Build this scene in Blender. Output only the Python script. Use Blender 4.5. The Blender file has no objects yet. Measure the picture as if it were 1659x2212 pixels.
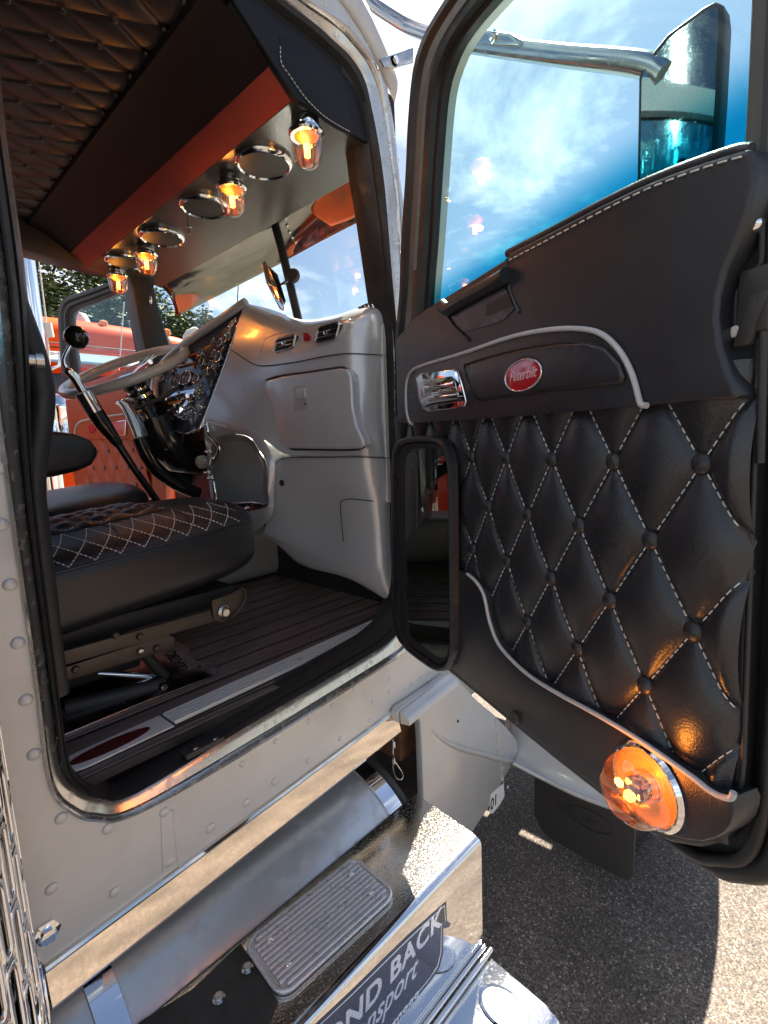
import bpy, bmesh, math, random
import numpy as np
from mathutils import Vector, Matrix
from mathutils.geometry import tessellate_polygon
random.seed(7)
rad = math.radians
sc = bpy.context.scene
col = sc.collection

# ------------------------------------------------------------------ camera
YAW, PIT, ROL, FPX = rad(46.89), rad(-8.05), rad(-2.33), 1073.1      # focal length in pixels of a 1659 wide picture
CAM = np.array([0.0, -0.95, 1.90])
fw = np.array([math.sin(YAW)*math.cos(PIT), math.cos(YAW)*math.cos(PIT), math.sin(PIT)])
_r = np.array([math.cos(YAW), -math.sin(YAW), 0.0]); _u = np.cross(_r, fw)
cr_ = _r*math.cos(ROL)+_u*math.sin(ROL); cu_ = -_r*math.sin(ROL)+_u*math.cos(ROL)
cd = bpy.data.cameras.new('camera'); cam = bpy.data.objects.new('camera', cd); col.objects.link(cam)
cd.sensor_fit = 'HORIZONTAL'; cd.sensor_width = 36; cd.lens = 36*FPX/1659; cd.clip_start = .02; cd.clip_end = 2000
Mx = Matrix(((cr_[0], cu_[0], -fw[0], CAM[0]), (cr_[1], cu_[1], -fw[1], CAM[1]), (cr_[2], cu_[2], -fw[2], CAM[2]), (0, 0, 0, 1)))
cam.matrix_world = Mx
sc.camera = cam

# ------------------------------------------------------------------ sky and sun
SUN_EL, SUN_AZ = rad(52), rad(66)      # azimuth measured from +Y (driver's side) towards +X
w = bpy.data.worlds.new('World'); sc.world = w; w.use_nodes = True
nt = w.node_tree; nt.nodes.clear()
def N(t, k, **kw):
    n = t.nodes.new(k)
    for a, b in kw.items(): setattr(n, a, b)
    return n
sky = N(nt, 'ShaderNodeTexSky', sky_type='NISHITA', sun_disc=False, sun_elevation=SUN_EL, sun_rotation=SUN_AZ, air_density=1.0, dust_density=.6, ozone_density=1.6)
geo = N(nt, 'ShaderNodeTexCoord')
sep = N(nt, 'ShaderNodeSeparateXYZ'); nt.links.new(geo.outputs['Generated'], sep.inputs[0])
zz = N(nt, 'ShaderNodeMath', operation='MAXIMUM'); nt.links.new(sep.outputs[2], zz.inputs[0]); zz.inputs[1].default_value = .02
za = N(nt, 'ShaderNodeMath', operation='ADD'); nt.links.new(zz.outputs[0], za.inputs[0]); za.inputs[1].default_value = .18
dx = N(nt, 'ShaderNodeMath', operation='DIVIDE'); nt.links.new(sep.outputs[0], dx.inputs[0]); nt.links.new(za.outputs[0], dx.inputs[1])
dy = N(nt, 'ShaderNodeMath', operation='DIVIDE'); nt.links.new(sep.outputs[1], dy.inputs[0]); nt.links.new(za.outputs[0], dy.inputs[1])
cmb = N(nt, 'ShaderNodeCombineXYZ'); nt.links.new(dx.outputs[0], cmb.inputs[0]); nt.links.new(dy.outputs[0], cmb.inputs[1])
noi = N(nt, 'ShaderNodeTexNoise'); noi.inputs['Scale'].default_value = 1.5; noi.inputs['Detail'].default_value = 9; noi.inputs['Roughness'].default_value = .62; noi.inputs['Distortion'].default_value = .35
mp = N(nt, 'ShaderNodeMapping'); mp.inputs['Location'].default_value = (6.1, .4, 0); nt.links.new(cmb.outputs[0], mp.inputs[0]); nt.links.new(mp.outputs[0], noi.inputs['Vector'])
rmp = N(nt, 'ShaderNodeValToRGB'); rmp.color_ramp.elements[0].position = .50; rmp.color_ramp.elements[1].position = .70
nt.links.new(noi.outputs['Fac'], rmp.inputs[0])
mix = N(nt, 'ShaderNodeMix', data_type='RGBA'); nt.links.new(rmp.outputs[0], mix.inputs[0]); hs = N(nt, 'ShaderNodeHueSaturation'); hs.inputs['Saturation'].default_value = .95; hs.inputs['Value'].default_value = .265; nt.links.new(sky.outputs[0], hs.inputs['Color']); nt.links.new(hs.outputs[0], mix.inputs[6]); mix.inputs[7].default_value = (3.2, 3.2, 3.2, 1)
bg = N(nt, 'ShaderNodeBackground'); bg.inputs[1].default_value = .10; nt.links.new(mix.outputs[2], bg.inputs[0])
wo = N(nt, 'ShaderNodeOutputWorld'); nt.links.new(bg.outputs[0], wo.inputs[0])
sd = bpy.data.lights.new('sun', 'SUN'); sd.energy = 3.8; sd.angle = rad(.5); sd.color = (1, .88, .72)
so = bpy.data.objects.new('sun', sd); col.objects.link(so)
sv = Vector((math.sin(SUN_AZ)*math.cos(SUN_EL), math.cos(SUN_AZ)*math.cos(SUN_EL), math.sin(SUN_EL)))
so.rotation_euler = (-sv).to_track_quat('-Z', 'Y').to_euler(); so.location = sv*30
vs = sc.view_settings; vs.view_transform = 'Standard'; vs.look = 'None'; vs.gamma = 1; vs.exposure = 2.6; vs.use_curve_mapping = False

# ------------------------------------------------------------------ a pixel of the 1659x2212 picture on a plane of the place
def ray(x, y): return fw+cr_*(x-829.5)/FPX-cu_*(y-1106)/FPX
def onpl(x, y, n, c):
    n = np.array(n, float); d = ray(x, y); t = (c-n@CAM)/(n@d); return Vector(CAM+d*t)
def PX(x, y, X): return onpl(x, y, (1, 0, 0), X)
def PY(x, y, Y): return onpl(x, y, (0, 1, 0), Y)
def PZ(x, y, Z): return onpl(x, y, (0, 0, 1), Z)

# ------------------------------------------------------------------ materials
MATS = {}
def mat(name, c, rough=.5, metal=0., bump=0., bscale=300., var=0., vscale=12., rvar=0., coat=0., spec=.5, aniso=False, c2=None, bump2=0., vdetail=5, dirt=0., dcol=(.3,.25,.2), dscale=30., sheen=0.):
    m = bpy.data.materials.new(name); m.use_nodes = True; t = m.node_tree; b = t.nodes['Principled BSDF']
    c = tuple(c)+(1,); b.inputs['Base Color'].default_value = c; b.inputs['Roughness'].default_value = rough; b.inputs['Metallic'].default_value = metal
    b.inputs['Specular IOR Level'].default_value = spec; b.inputs['Coat Weight'].default_value = coat; b.inputs['Coat Roughness'].default_value = .08
    tc = N(t, 'ShaderNodeTexCoord')
    def noise(s, d=5):
        n = N(t, 'ShaderNodeTexNoise'); n.inputs['Scale'].default_value = s; n.inputs['Detail'].default_value = d; t.links.new(tc.outputs['Object'], n.inputs['Vector']); return n
    last = None
    if var or c2:
        n = noise(vscale, vdetail); r = N(t, 'ShaderNodeValToRGB'); r.color_ramp.elements[0].position = .3; r.color_ramp.elements[1].position = .7
        a = [max(0, v*(1-var)) for v in c[:3]]+[1]; bb = (tuple(c2)+(1,)) if c2 else [min(1, v*(1+var)) for v in c[:3]]+[1]
        r.color_ramp.elements[0].color = a if not c2 else c; r.color_ramp.elements[1].color = bb
        t.links.new(n.outputs['Fac'], r.inputs[0]); last = r.outputs[0]
    if dirt:
        n = noise(dscale, 8); r = N(t, 'ShaderNodeValToRGB'); r.color_ramp.elements[0].position = .52; r.color_ramp.elements[1].position = .75
        t.links.new(n.outputs['Fac'], r.inputs[0]); k = N(t, 'ShaderNodeMath', operation='MULTIPLY'); t.links.new(r.outputs[0], k.inputs[0]); k.inputs[1].default_value = dirt
        mx = N(t, 'ShaderNodeMix', data_type='RGBA'); t.links.new(k.outputs[0], mx.inputs[0])
        if last: t.links.new(last, mx.inputs[6])
        else: mx.inputs[6].default_value = c
        mx.inputs[7].default_value = tuple(dcol)+(1,); last = mx.outputs[2]
        r2 = N(t, 'ShaderNodeMapRange'); t.links.new(k.outputs[0], r2.inputs[0]); r2.inputs[3].default_value = rough; r2.inputs[4].default_value = min(1, rough+.5); t.links.new(r2.outputs[0], b.inputs['Roughness'])
        if metal:
            r3 = N(t, 'ShaderNodeMapRange'); t.links.new(k.outputs[0], r3.inputs[0]); r3.inputs[3].default_value = metal; r3.inputs[4].default_value = .1; t.links.new(r3.outputs[0], b.inputs['Metallic'])
    if last: t.links.new(last, b.inputs['Base Color'])
    if rvar and not dirt:
        n = noise(vscale*1.7, 6); r2 = N(t, 'ShaderNodeMapRange'); t.links.new(n.outputs['Fac'], r2.inputs[0]); r2.inputs[1].default_value = .3; r2.inputs[2].default_value = .7
        r2.inputs[3].default_value = max(.02, rough-rvar); r2.inputs[4].default_value = rough+rvar; t.links.new(r2.outputs[0], b.inputs['Roughness'])
    if bump:
        n = noise(bscale, 3); bp = N(t, 'ShaderNodeBump'); bp.inputs['Strength'].default_value = bump; bp.inputs['Distance'].default_value = .002
        t.links.new(n.outputs['Fac'], bp.inputs['Height']); t.links.new(bp.outputs[0], b.inputs['Normal'])
        if bump2:
            n2 = noise(38, 4); n2.inputs['Distortion'].default_value = .6; b2 = N(t, 'ShaderNodeBump'); b2.inputs['Strength'].default_value = bump2; b2.inputs['Distance'].default_value = .004
            t.links.new(n2.outputs['Fac'], b2.inputs['Height']); t.links.new(b2.outputs[0], bp.inputs['Normal'])
    MATS[name] = m; return m

LEA = mat('black leather', (.019, .020, .024), .31, bump=.28, bscale=420, bump2=.16, rvar=.07, vscale=9, spec=.65)
LEAS = mat('black leather smooth pad', (.019, .020, .024), .35, bump=.26, bscale=520, bump2=.12, rvar=.06, vscale=6, spec=.6)
LEAD = mat('leather with red reflection', (.40, .065, .042), .45, bump=.2, bscale=400, rvar=.08, vscale=7, c2=(.32, .05, .036))  # red reflected glow on the console band, put into the leather colour
LEAR = mat('dark maroon headliner leather', (.022, .016, .019), .40, bump=.2, bscale=400, rvar=.08, vscale=7)
LEAB = mat('leather with orange reflection', (.46, .09, .035), .42, bump=.2, bscale=400, c2=(.36, .065, .028), vscale=9)  # orange reflection on the driver's black door leather, put into its colour
BLK = mat('black rubber', (.018, .018, .019), .55, bump=.25, bscale=180, rvar=.12, vscale=14)
BLKG = mat('gloss black', (.012, .012, .013), .16, coat=.4)
BLKP = mat('black plastic', (.03, .029, .029), .5, bump=.2, bscale=700)
FELT = mat('grey felt channel', (.10, .105, .10), .7, bump=.3, bscale=500)
PILL = mat('grey frame paint', (.16, .165, .155), .42, rvar=.1)
SIL = mat('silver body paint', (.60, .59, .575), .40, metal=.25, coat=.25, bump=.06, bscale=90, var=.05, vscale=5, rvar=.06, dirt=.34, dcol=(.38, .33, .28), dscale=7)
SILF = mat('silver fender paint', (.52, .52, .51), .32, metal=.3, coat=.5, var=.05, vscale=4, dirt=.12, dcol=(.3, .26, .22), dscale=14)
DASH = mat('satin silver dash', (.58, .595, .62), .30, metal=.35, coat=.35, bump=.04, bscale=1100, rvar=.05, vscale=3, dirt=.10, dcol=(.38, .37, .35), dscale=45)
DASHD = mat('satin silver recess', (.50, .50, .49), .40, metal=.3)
RIBM = mat('bright ribbed strip', (.82, .82, .80), .42, metal=.15, bump=.05, bscale=200)
ALU = mat('polished worn aluminium', (.62, .60, .57), .22, metal=.9, bump=.10, bscale=90, dirt=.30, dcol=(.22, .20, .18), dscale=55)
CHR = mat('chrome', (.86, .86, .87), .05, metal=1.)
CHRD = mat('dusty chrome', (.80, .80, .80), .06, metal=1., bump=.02, bscale=25, dirt=.14, dcol=(.09, .08, .07), dscale=160)
CHRS = mat('speckled step plate', (.66, .64, .60), .10, metal=1., bump=.10, bscale=220, dirt=.6, dcol=(.045, .042, .036), dscale=240)
RIM = mat('rocker trim', (.88, .80, .70), .03, metal=1.)
TREAD = mat('ribbed aluminium', (.66, .66, .67), .30, metal=.6, bump=.1, bscale=200, rvar=.08, vscale=20)
TANK = mat('brushed tank', (.64, .64, .63), .30, metal=.62, bump=.05, bscale=60, var=.08, vscale=6, dirt=.35, dcol=(.30, .28, .25), dscale=30)
TUBE = mat('pale blue enamel', (.55, .58, .62), .25, coat=.3)
WOOD = None
PIPE = mat('grey piping', (.50, .50, .51), .45, bump=.1, bscale=600)
THR = mat('white thread', (.75, .74, .70), .7)
RED = mat('red enamel', (.42, .008, .018), .12, coat=.9)
REDL = mat('dark red inlay', (.10, .008, .01), .25, coat=.3, bump=.3, bscale=300)
LETS = mat('silver lettering', (.85, .85, .86), .25, metal=1.)
GREYL = mat('pale grey vinyl', (.46, .46, .45), .42, rvar=.1)
NAVY = mat('navy vinyl', (.025, .03, .055), .22, coat=.3)
WHT = mat('white vinyl', (.75, .75, .74), .4)
BRN = mat('rusty brown frame', (.16, .07, .03), .6, bump=.3, bscale=60, var=.3, vscale=20)
DRK = mat('greasy dark metal', (.03, .028, .026), .55, bump=.4, bscale=60, var=.4, vscale=20)
RAIL = mat('bronze seat rail', (.085, .07, .055), .42, metal=.5, bump=.15, bscale=300, var=.15, vscale=30)
STEEL = mat('plate steel', (.50, .49, .48), .22, metal=1., rvar=.08, bump=.05, bscale=30)
OR = mat('orange paint', (.86, .085, .003), .5, coat=.0, spec=.12, var=.06, vscale=3, dirt=.1, dcol=(.4, .08, .02), dscale=8)
ORD = mat('speckled orange reflection', (.72, .10, .015), .35, dirt=.6, dcol=(.28, .10, .03), dscale=13)  # reflected orange put into the base colour, with brown specks
REDP = mat('red paint', (.45, .02, .012), .22, coat=.6)
CREAM = mat('cream jamb', (.62, .60, .55), .45)
MESH = mat('dark speaker mesh', (.022, .022, .022), .5, bump=.5, bscale=900)
GLD = mat('dark visor steel', (.26, .27, .25), .09, metal=1., bump=.9, bscale=5)
CANVAS = mat('overhead grey vinyl', (.050, .054, .053), .20, bump=.2, bscale=350)
BARK = mat('bark', (.09, .06, .04), .8, bump=.6, bscale=20)
STONE = mat('gear knob stone', (.42, .41, .34), .2, coat=.6, var=.2, vscale=60)
TYRE = mat('tyre rubber', (.02, .02, .02), .7)
SKIRTD = mat('wheel liner', (.02, .02, .02), .7)

def glassmat(name, tint, refl=.06, rough=.0, grad=None):
    m = bpy.data.materials.new(name); m.use_nodes = True; t = m.node_tree; t.nodes.clear()
    o = N(t, 'ShaderNodeOutputMaterial'); tr = N(t, 'ShaderNodeBsdfTransparent'); tr.inputs[0].default_value = tuple(tint)+(1,)
    g = N(t, 'ShaderNodeBsdfGlossy'); g.inputs['Roughness'].default_value = rough
    fr = N(t, 'ShaderNodeLayerWeight'); fr.inputs[0].default_value = .5
    pw = N(t, 'ShaderNodeMath', operation='POWER'); t.links.new(fr.outputs['Facing'], pw.inputs[0]); pw.inputs[1].default_value = 5
    mu = N(t, 'ShaderNodeMath', operation='MULTIPLY_ADD'); t.links.new(pw.outputs[0], mu.inputs[0]); mu.inputs[1].default_value = .9; mu.inputs[2].default_value = refl+.035
    cl = N(t, 'ShaderNodeClamp'); t.links.new(mu.outputs[0], cl.inputs[0])
    mx = N(t, 'ShaderNodeMixShader'); t.links.new(cl.outputs[0], mx.inputs[0]); t.links.new(tr.outputs[0], mx.inputs[1]); t.links.new(g.outputs[0], mx.inputs[2]); t.links.new(mx.outputs[0], o.inputs[0])
    if grad:
        (p0, p1, tint2) = grad      # tint that deepens between two points of the pane
        tc = N(t, 'ShaderNodeTexCoord'); d = p1-p0; L2 = d.dot(d)
        sb = N(t, 'ShaderNodeVectorMath', operation='SUBTRACT'); t.links.new(tc.outputs['Object'], sb.inputs[0]); sb.inputs[1].default_value = p0
        dt = N(t, 'ShaderNodeVectorMath', operation='DOT_PRODUCT'); t.links.new(sb.outputs[0], dt.inputs[0]); dt.inputs[1].default_value = d/L2
        r = N(t, 'ShaderNodeValToRGB'); r.color_ramp.interpolation = 'EASE'; r.color_ramp.elements[0].color = tuple(tint)+(1,); r.color_ramp.elements[1].color = tuple(tint2)+(1,)
        t.links.new(dt.outputs['Value'], r.inputs[0]); t.links.new(r.outputs[0], tr.inputs[0])
    MATS[name] = m; return m
def emit(name, c, s):
    m = bpy.data.materials.new(name); m.use_nodes = True; b = m.node_tree.nodes['Principled BSDF']
    b.inputs['Base Color'].default_value = tuple(c)+(1,); b.inputs['Emission Color'].default_value = tuple(c)+(1,); b.inputs['Emission Strength'].default_value = s; return m
WGL = glassmat('windshield glass', (.93, .97, .96), .0)
PGL = glassmat('dark peep glass', (.55, .66, .58), .13)
LENSP = glassmat('pinkish clear lens', (1.0, .90, .86), .14)
LENSO = glassmat('amber lens', (1.0, .80, .62), .12)
AREF = mat('amber reflector', (.90, .50, .24), .28, metal=.5)
LEAK = mat('blue black vinyl', (.010, .010, .014), .55, bump=.2, bscale=450, spec=.25)
LED = emit('amber led', (1.0, .40, .03), 4.0)
LEDG = emit('amber glowing base', (.7, .16, .02), .10)
MARK = mat('amber marker lens', (.85, .25, .02), .15, coat=.8)
# ------------------------------------------------------------------ mesh helpers
ROOTINV = {}
def par(p):
    # thing > part > sub-part, never deeper
    return p.parent if (p is not None and p.parent is not None and p.parent.parent is not None) else p
def link(name, me, m, parent, smooth=None):
    parent = par(parent)
    if m is not None and not me.materials: me.materials.append(m)
    if smooth is not None:
        me.shade_smooth()
        if smooth < 180: me.set_sharp_from_angle(angle=rad(smooth))
    o = bpy.data.objects.new(name, me); col.objects.link(o)
    if parent is not None:
        o.parent = parent; o.matrix_parent_inverse = wmat(parent).inverted()
    return o
def wmat(o):
    # world matrix without waiting for the depsgraph
    m = Matrix.LocRotScale(o.location, o.rotation_euler, o.scale)
    if o.parent: return wmat(o.parent) @ o.matrix_parent_inverse @ m
    return m
def thing(name, label, cat, loc, group=None):
    o = bpy.data.objects.new(name, None); col.objects.link(o); o.location = loc; o.empty_display_size = .1
    o['label'] = label; o['category'] = cat
    if group: o['group'] = group
    return o
def mk(name, vs, fs, m, parent, smooth=None, recalc=True):
    me = bpy.data.meshes.new(name); me.from_pydata([tuple(v) for v in vs], [], fs)
    if recalc:
        b = bmesh.new(); b.from_mesh(me); bmesh.ops.recalc_face_normals(b, faces=b.faces); b.to_mesh(me); b.free()
    return link(name, me, m, parent, smooth)
def bev(me, w, seg=2, angle=30, sel=None):
    b = bmesh.new(); b.from_mesh(me); bmesh.ops.remove_doubles(b, verts=b.verts, dist=1e-6); bmesh.ops.recalc_face_normals(b, faces=b.faces)
    ed = [e for e in b.edges if len(e.link_faces) == 2 and e.calc_face_angle(0) > rad(angle) and (sel is None or sel(e))]
    bmesh.ops.bevel(b, geom=ed, offset=w, segments=seg, profile=.5, affect='EDGES', clamp_overlap=True)
    b.to_mesh(me); b.free()
def prism(name, pts, vec, m, parent, bevel=0, seg=3, smooth=40, front_only=False):
    """solid from a flat outline pushed along vec; the outline is the near face"""
    pts = [Vector(p) for p in pts]; n = len(pts); vec = Vector(vec)
    vs_ = pts+[p+vec for p in pts]
    fs = [tuple(range(n)), tuple(range(2*n-1, n-1, -1))]+[(i, (i+1) % n, n+(i+1) % n, n+i) for i in range(n)]
    me = bpy.data.meshes.new(name); me.from_pydata([tuple(v) for v in vs_], [], fs)
    b = bmesh.new(); b.from_mesh(me); bmesh.ops.recalc_face_normals(b, faces=b.faces); b.verts.ensure_lookup_table()
    if bevel:
        fi = set(range(n)) if front_only else None
        ed = [e for e in b.edges if ((e.verts[0].index < n and e.verts[1].index < n) or (not front_only and e.verts[0].index >= n and e.verts[1].index >= n))]
        bmesh.ops.bevel(b, geom=ed, offset=bevel, segments=seg, profile=.5, affect='EDGES', clamp_overlap=True)
    ng = [f for f in b.faces if len(f.verts) > 4]
    bmesh.ops.triangulate(b, faces=ng)
    b.to_mesh(me); b.free()
    return link(name, me, m, parent, smooth)
def cr(pts, k=6, closed=False):
    pts = [Vector(p) for p in pts]; n = len(pts); out = []
    rng = range(n) if closed else range(n-1)
    for i in rng:
        if closed: p0, p1, p2, p3 = pts[i-1], pts[i], pts[(i+1) % n], pts[(i+2) % n]
        else: p0, p1, p2, p3 = pts[max(i-1, 0)], pts[i], pts[i+1], pts[min(i+2, n-1)]
        for j in range(k):
            t = j/k; out.append(.5*((2*p1)+(p2-p0)*t+(2*p0-5*p1+4*p2-p3)*t*t+(3*p1-p0-3*p2+p3)*t**3))
    if not closed: out.append(pts[-1])
    return out
def tube(name, pts, r, m, parent, n=10, closed=False, smooth=60, flat=None):
    pts = [Vector(p) for p in pts]; L = len(pts); vs_ = []; fs = []
    up = None
    for i, p in enumerate(pts):
        if closed: t = (pts[(i+1) % L]-pts[i-1])
        else: t = pts[min(i+1, L-1)]-pts[max(i-1, 0)]
        t.normalize()
        if up is None:
            up = t.cross(Vector((0, 0, 1)) if abs(t.z) < .9 else Vector((1, 0, 0))).normalized()
        up = (up-t*up.dot(t)).normalized(); bi = t.cross(up)
        rr = r[i] if isinstance(r, (list, tuple)) else r
        for j in range(n):
            a = 2*math.pi*j/n; vs_.append(p+(up*math.cos(a)+bi*math.sin(a))*rr)
    for i in range(L if closed else L-1):
        for j in range(n):
            a = i*n+j; b_ = i*n+(j+1) % n; c = ((i+1) % L)*n+(j+1) % n; d = ((i+1) % L)*n+j; fs.append((a, b_, c, d))
    if not closed: fs += [tuple(range(n-1, -1, -1)), tuple(range((L-1)*n, L*n))]
    return mk(name, vs_, fs, m, parent, smooth)
def frame(ax):
    ax = Vector(ax).normalized(); a = ax.cross(Vector((0, 0, 1)) if abs(ax.z) < .95 else Vector((1, 0, 0))).normalized(); return ax, a, ax.cross(a)
def lathe(name, o, ax, prof, m, parent, n=28, smooth=35, scale=(1, 1), cap=True):
    """profile of (radius, height along axis)"""
    ax, a, b_ = frame(ax); o = Vector(o); vs_ = []; fs = []
    for (r, h) in prof:
        for j in range(n):
            t = 2*math.pi*j/n; vs_.append(o+ax*h+(a*math.cos(t)*scale[0]+b_*math.sin(t)*scale[1])*r)
    for i in range(len(prof)-1):
        for j in range(n): fs.append((i*n+j, i*n+(j+1) % n, (i+1)*n+(j+1) % n, (i+1)*n+j))
    if cap:
        if prof[0][0] > 1e-5: fs.append(tuple(range(n-1, -1, -1)))
        if prof[-1][0] > 1e-5: fs.append(tuple(range((len(prof)-1)*n, len(prof)*n)))
    me = bpy.data.meshes.new(name); me.from_pydata([tuple(v) for v in vs_], [], fs)
    b = bmesh.new(); b.from_mesh(me); bmesh.ops.remove_doubles(b, verts=b.verts, dist=1e-6); bmesh.ops.recalc_face_normals(b, faces=b.faces); b.to_mesh(me); b.free()
    return link(name, me, m, parent, smooth)
def torus(name, o, ax, R, r, m, parent, n=40, k=10, scale=(1, 1)):
    ax, a, b_ = frame(ax); o = Vector(o)
    pts = [o+a*math.cos(2*math.pi*i/n)*R*scale[0]+b_*math.sin(2*math.pi*i/n)*R*scale[1] for i in range(n)]
    return tube(name, pts, r, m, parent, k, True)
def loft(name, loops, m, parent, closed=True, smooth=45, capend=False):
    n = len(loops[0]); vs_ = [p for l in loops for p in l]; fs = []
    for i in range(len(loops)-1):
        for j in range(n if closed else n-1):
            fs.append((i*n+j, i*n+(j+1) % n, (i+1)*n+(j+1) % n, (i+1)*n+j))
    if capend: fs += [tuple(range(n)), tuple(range((len(loops)-1)*n, len(loops)*n))]
    return mk(name, vs_, fs, m, parent, smooth)
def surf(name, rows, m, parent, k=5, smooth=50, thick=0, vec=None):
    rows = [cr(r, k) for r in rows]
    cols = [cr(c, k) for c in zip(*rows)]
    rows = list(zip(*cols))
    o = loft(name, [list(r) for r in rows], m, parent, False, smooth)
    if thick:
        s = o.modifiers.new('solid', 'SOLIDIFY'); s.thickness = thick; s.offset = 0
    return o
def box(name, c, size, m, parent, R=None, bevel=0, seg=2, smooth=40):
    c = Vector(c); x, y, z = [s/2 for s in size]; vs_ = []
    R = R or Matrix.Identity(3)
    for i in (-1, 1):
        for j in (-1, 1):
            for k in (-1, 1): vs_.append(c+R @ Vector((i*x, j*y, k*z)))
    fs = [(0, 1, 3, 2), (4, 6, 7, 5), (0, 4, 5, 1), (2, 3, 7, 6), (0, 2, 6, 4), (1, 5, 7, 3)]
    me = bpy.data.meshes.new(name); me.from_pydata([tuple(v) for v in vs_], [], fs)
    if bevel: bev(me, bevel, seg)
    else:
        b = bmesh.new(); b.from_mesh(me); bmesh.ops.recalc_face_normals(b, faces=b.faces); b.to_mesh(me); b.free()
    return link(name, me, m, parent, smooth)
def polyhole(name, outer, hole, vec, m, parent, smooth=None):
    """flat sheet with a hole, pushed along vec"""
    A = [Vector(p) for p in outer]; B = [Vector(p) for p in hole]; allp = A+B
    tri = tessellate_polygon([A, B]); n = len(allp); vec = Vector(vec)
    vs_ = allp+[p+vec for p in allp]; fs = [tuple(t) for t in tri]+[tuple(i+n for i in reversed(t)) for t in tri]
    for off, L in ((0, len(A)), (len(A), len(B))):
        for i in range(L): a = off+i; b_ = off+(i+1) % L; fs.append((a, b_, b_+n, a+n))
    return mk(name, vs_, fs, m, parent, smooth)
def inside(pt, poly):
    x, y = pt; c = False; n = len(poly)
    for i in range(n):
        x1, y1 = poly[i]; x2, y2 = poly[i-1]
        if (y1 > y) != (y2 > y) and x < (x2-x1)*(y-y1)/(y2-y1)+x1: c = not c
    return c
def dashes(name, segs, m, parent, w=.0016, h=.0012, ln=.0075, gap=.0038, kind=None):
    """thread: segs = list of (polyline of points, normal)"""
    vs_ = []; fs = []
    for pl, nn in segs:
        acc = 0; 
        P_ = [Vector(p) for p in pl]; d = [0]
        for a, b_ in zip(P_, P_[1:]): d.append(d[-1]+(b_-a).length)
        def at(s):
            for i in range(len(d)-1):
                if d[i] <= s <= d[i+1] and d[i+1] > d[i]: return P_[i].lerp(P_[i+1], (s-d[i])/(d[i+1]-d[i]))
            return P_[-1]
        s = 0
        while s+ln*.6 < d[-1]:
            a = at(s); b_ = at(min(s+ln, d[-1])); t = (b_-a)
            if t.length < 1e-6: break
            t.normalize(); nv = Vector(nn(a) if callable(nn) else nn).normalized(); sd_ = t.cross(nv).normalized()*w/2; i0 = len(vs_)
            mid = (a+b_)/2+nv*h
            vs_ += [a-sd_-nv*.0004, a+sd_-nv*.0004, b_+sd_-nv*.0004, b_-sd_-nv*.0004, mid-sd_*.6-t*ln*.3, mid+sd_*.6-t*ln*.3, mid+sd_*.6+t*ln*.3, mid-sd_*.6+t*ln*.3]
            fs += [(i0+4, i0+5, i0+6, i0+7), (i0, i0+1, i0+5, i0+4), (i0+1, i0+2, i0+6, i0+5), (i0+2, i0+3, i0+7, i0+6), (i0+3, i0, i0+4, i0+7)]
            s += ln+gap
    o = mk(name, vs_, fs, m, parent, None, True); o['kind'] = 'stuff'; return o
def shared(name, src, parent, loc, rot=None, scale=None):
    parent = par(parent)
    o = bpy.data.objects.new(name, src); col.objects.link(o); o.parent = parent; o.matrix_parent_inverse = wmat(parent).inverted(); o.location = loc
    if rot is not None: o.rotation_euler = rot
    if scale is not None: o.scale = scale
    return o
def text(name, s, o, xd, yd, size, m, parent, depth=.001, align='LEFT', shear=0., bold=0., spacing=1.0, xscale=1.0):
    c = bpy.data.curves.new(name, 'FONT'); c.body = s; c.size = 1; c.align_x = align; c.align_y = 'BOTTOM_BASELINE'; c.shear = shear; c.offset = bold; c.space_character = spacing; c.extrude = .5
    t = bpy.data.objects.new(name, c); col.objects.link(t)
    dg = bpy.context.evaluated_depsgraph_get(); me = bpy.data.meshes.new_from_object(t.evaluated_get(dg))
    bpy.data.objects.remove(t)
    xd = Vector(xd).normalized(); yd = Vector(yd).normalized(); zd = xd.cross(yd)
    for v in me.vertices: v.co = Vector(o)+xd*v.co.x*size*xscale+yd*v.co.y*size+zd*v.co.z*depth
    me.name = name; me.materials.clear()
    return link(name, me, m, parent, None)
def dome_mesh(name, R, h, m, n=14, k=5):
    vs_ = []; fs = []
    for i in range(k+1):
        t = i/k*math.pi/2; r = R*math.cos(t); z = h*math.sin(t)
        for j in range(n):
            a = 2*math.pi*j/n; vs_.append((r*math.cos(a), r*math.sin(a), z))
    for i in range(k):
        for j in range(n): fs.append((i*n+j, i*n+(j+1) % n, (i+1)*n+(j+1) % n, (i+1)*n+j))
    me = bpy.data.meshes.new(name); me.from_pydata(vs_, [], fs); b = bmesh.new(); b.from_mesh(me); bmesh.ops.remove_doubles(b, verts=b.verts, dist=1e-6); b.to_mesh(me); b.free()
    me.materials.append(m); me.shade_smooth(); return me
def ellipse(c, ax, ay, rx, ry, n=32): return [Vector(c)+Vector(ax)*math.cos(2*math.pi*i/n)*rx+Vector(ay)*math.sin(2*math.pi*i/n)*ry for i in range(n)]
def rrect(c, ax, ay, wx, wy, r, n=5):
    out = []; c = Vector(c); ax = Vector(ax); ay = Vector(ay)
    for (sx, sy, a0) in ((1, 1, 0), (-1, 1, 90), (-1, -1, 180), (1, -1, 270)):
        for i in range(n+1):
            t = rad(a0+90*i/n); out.append(c+ax*(sx*(wx/2-r)+r*math.cos(t))+ay*(sy*(wy/2-r)+r*math.sin(t)))
    return out
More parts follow.
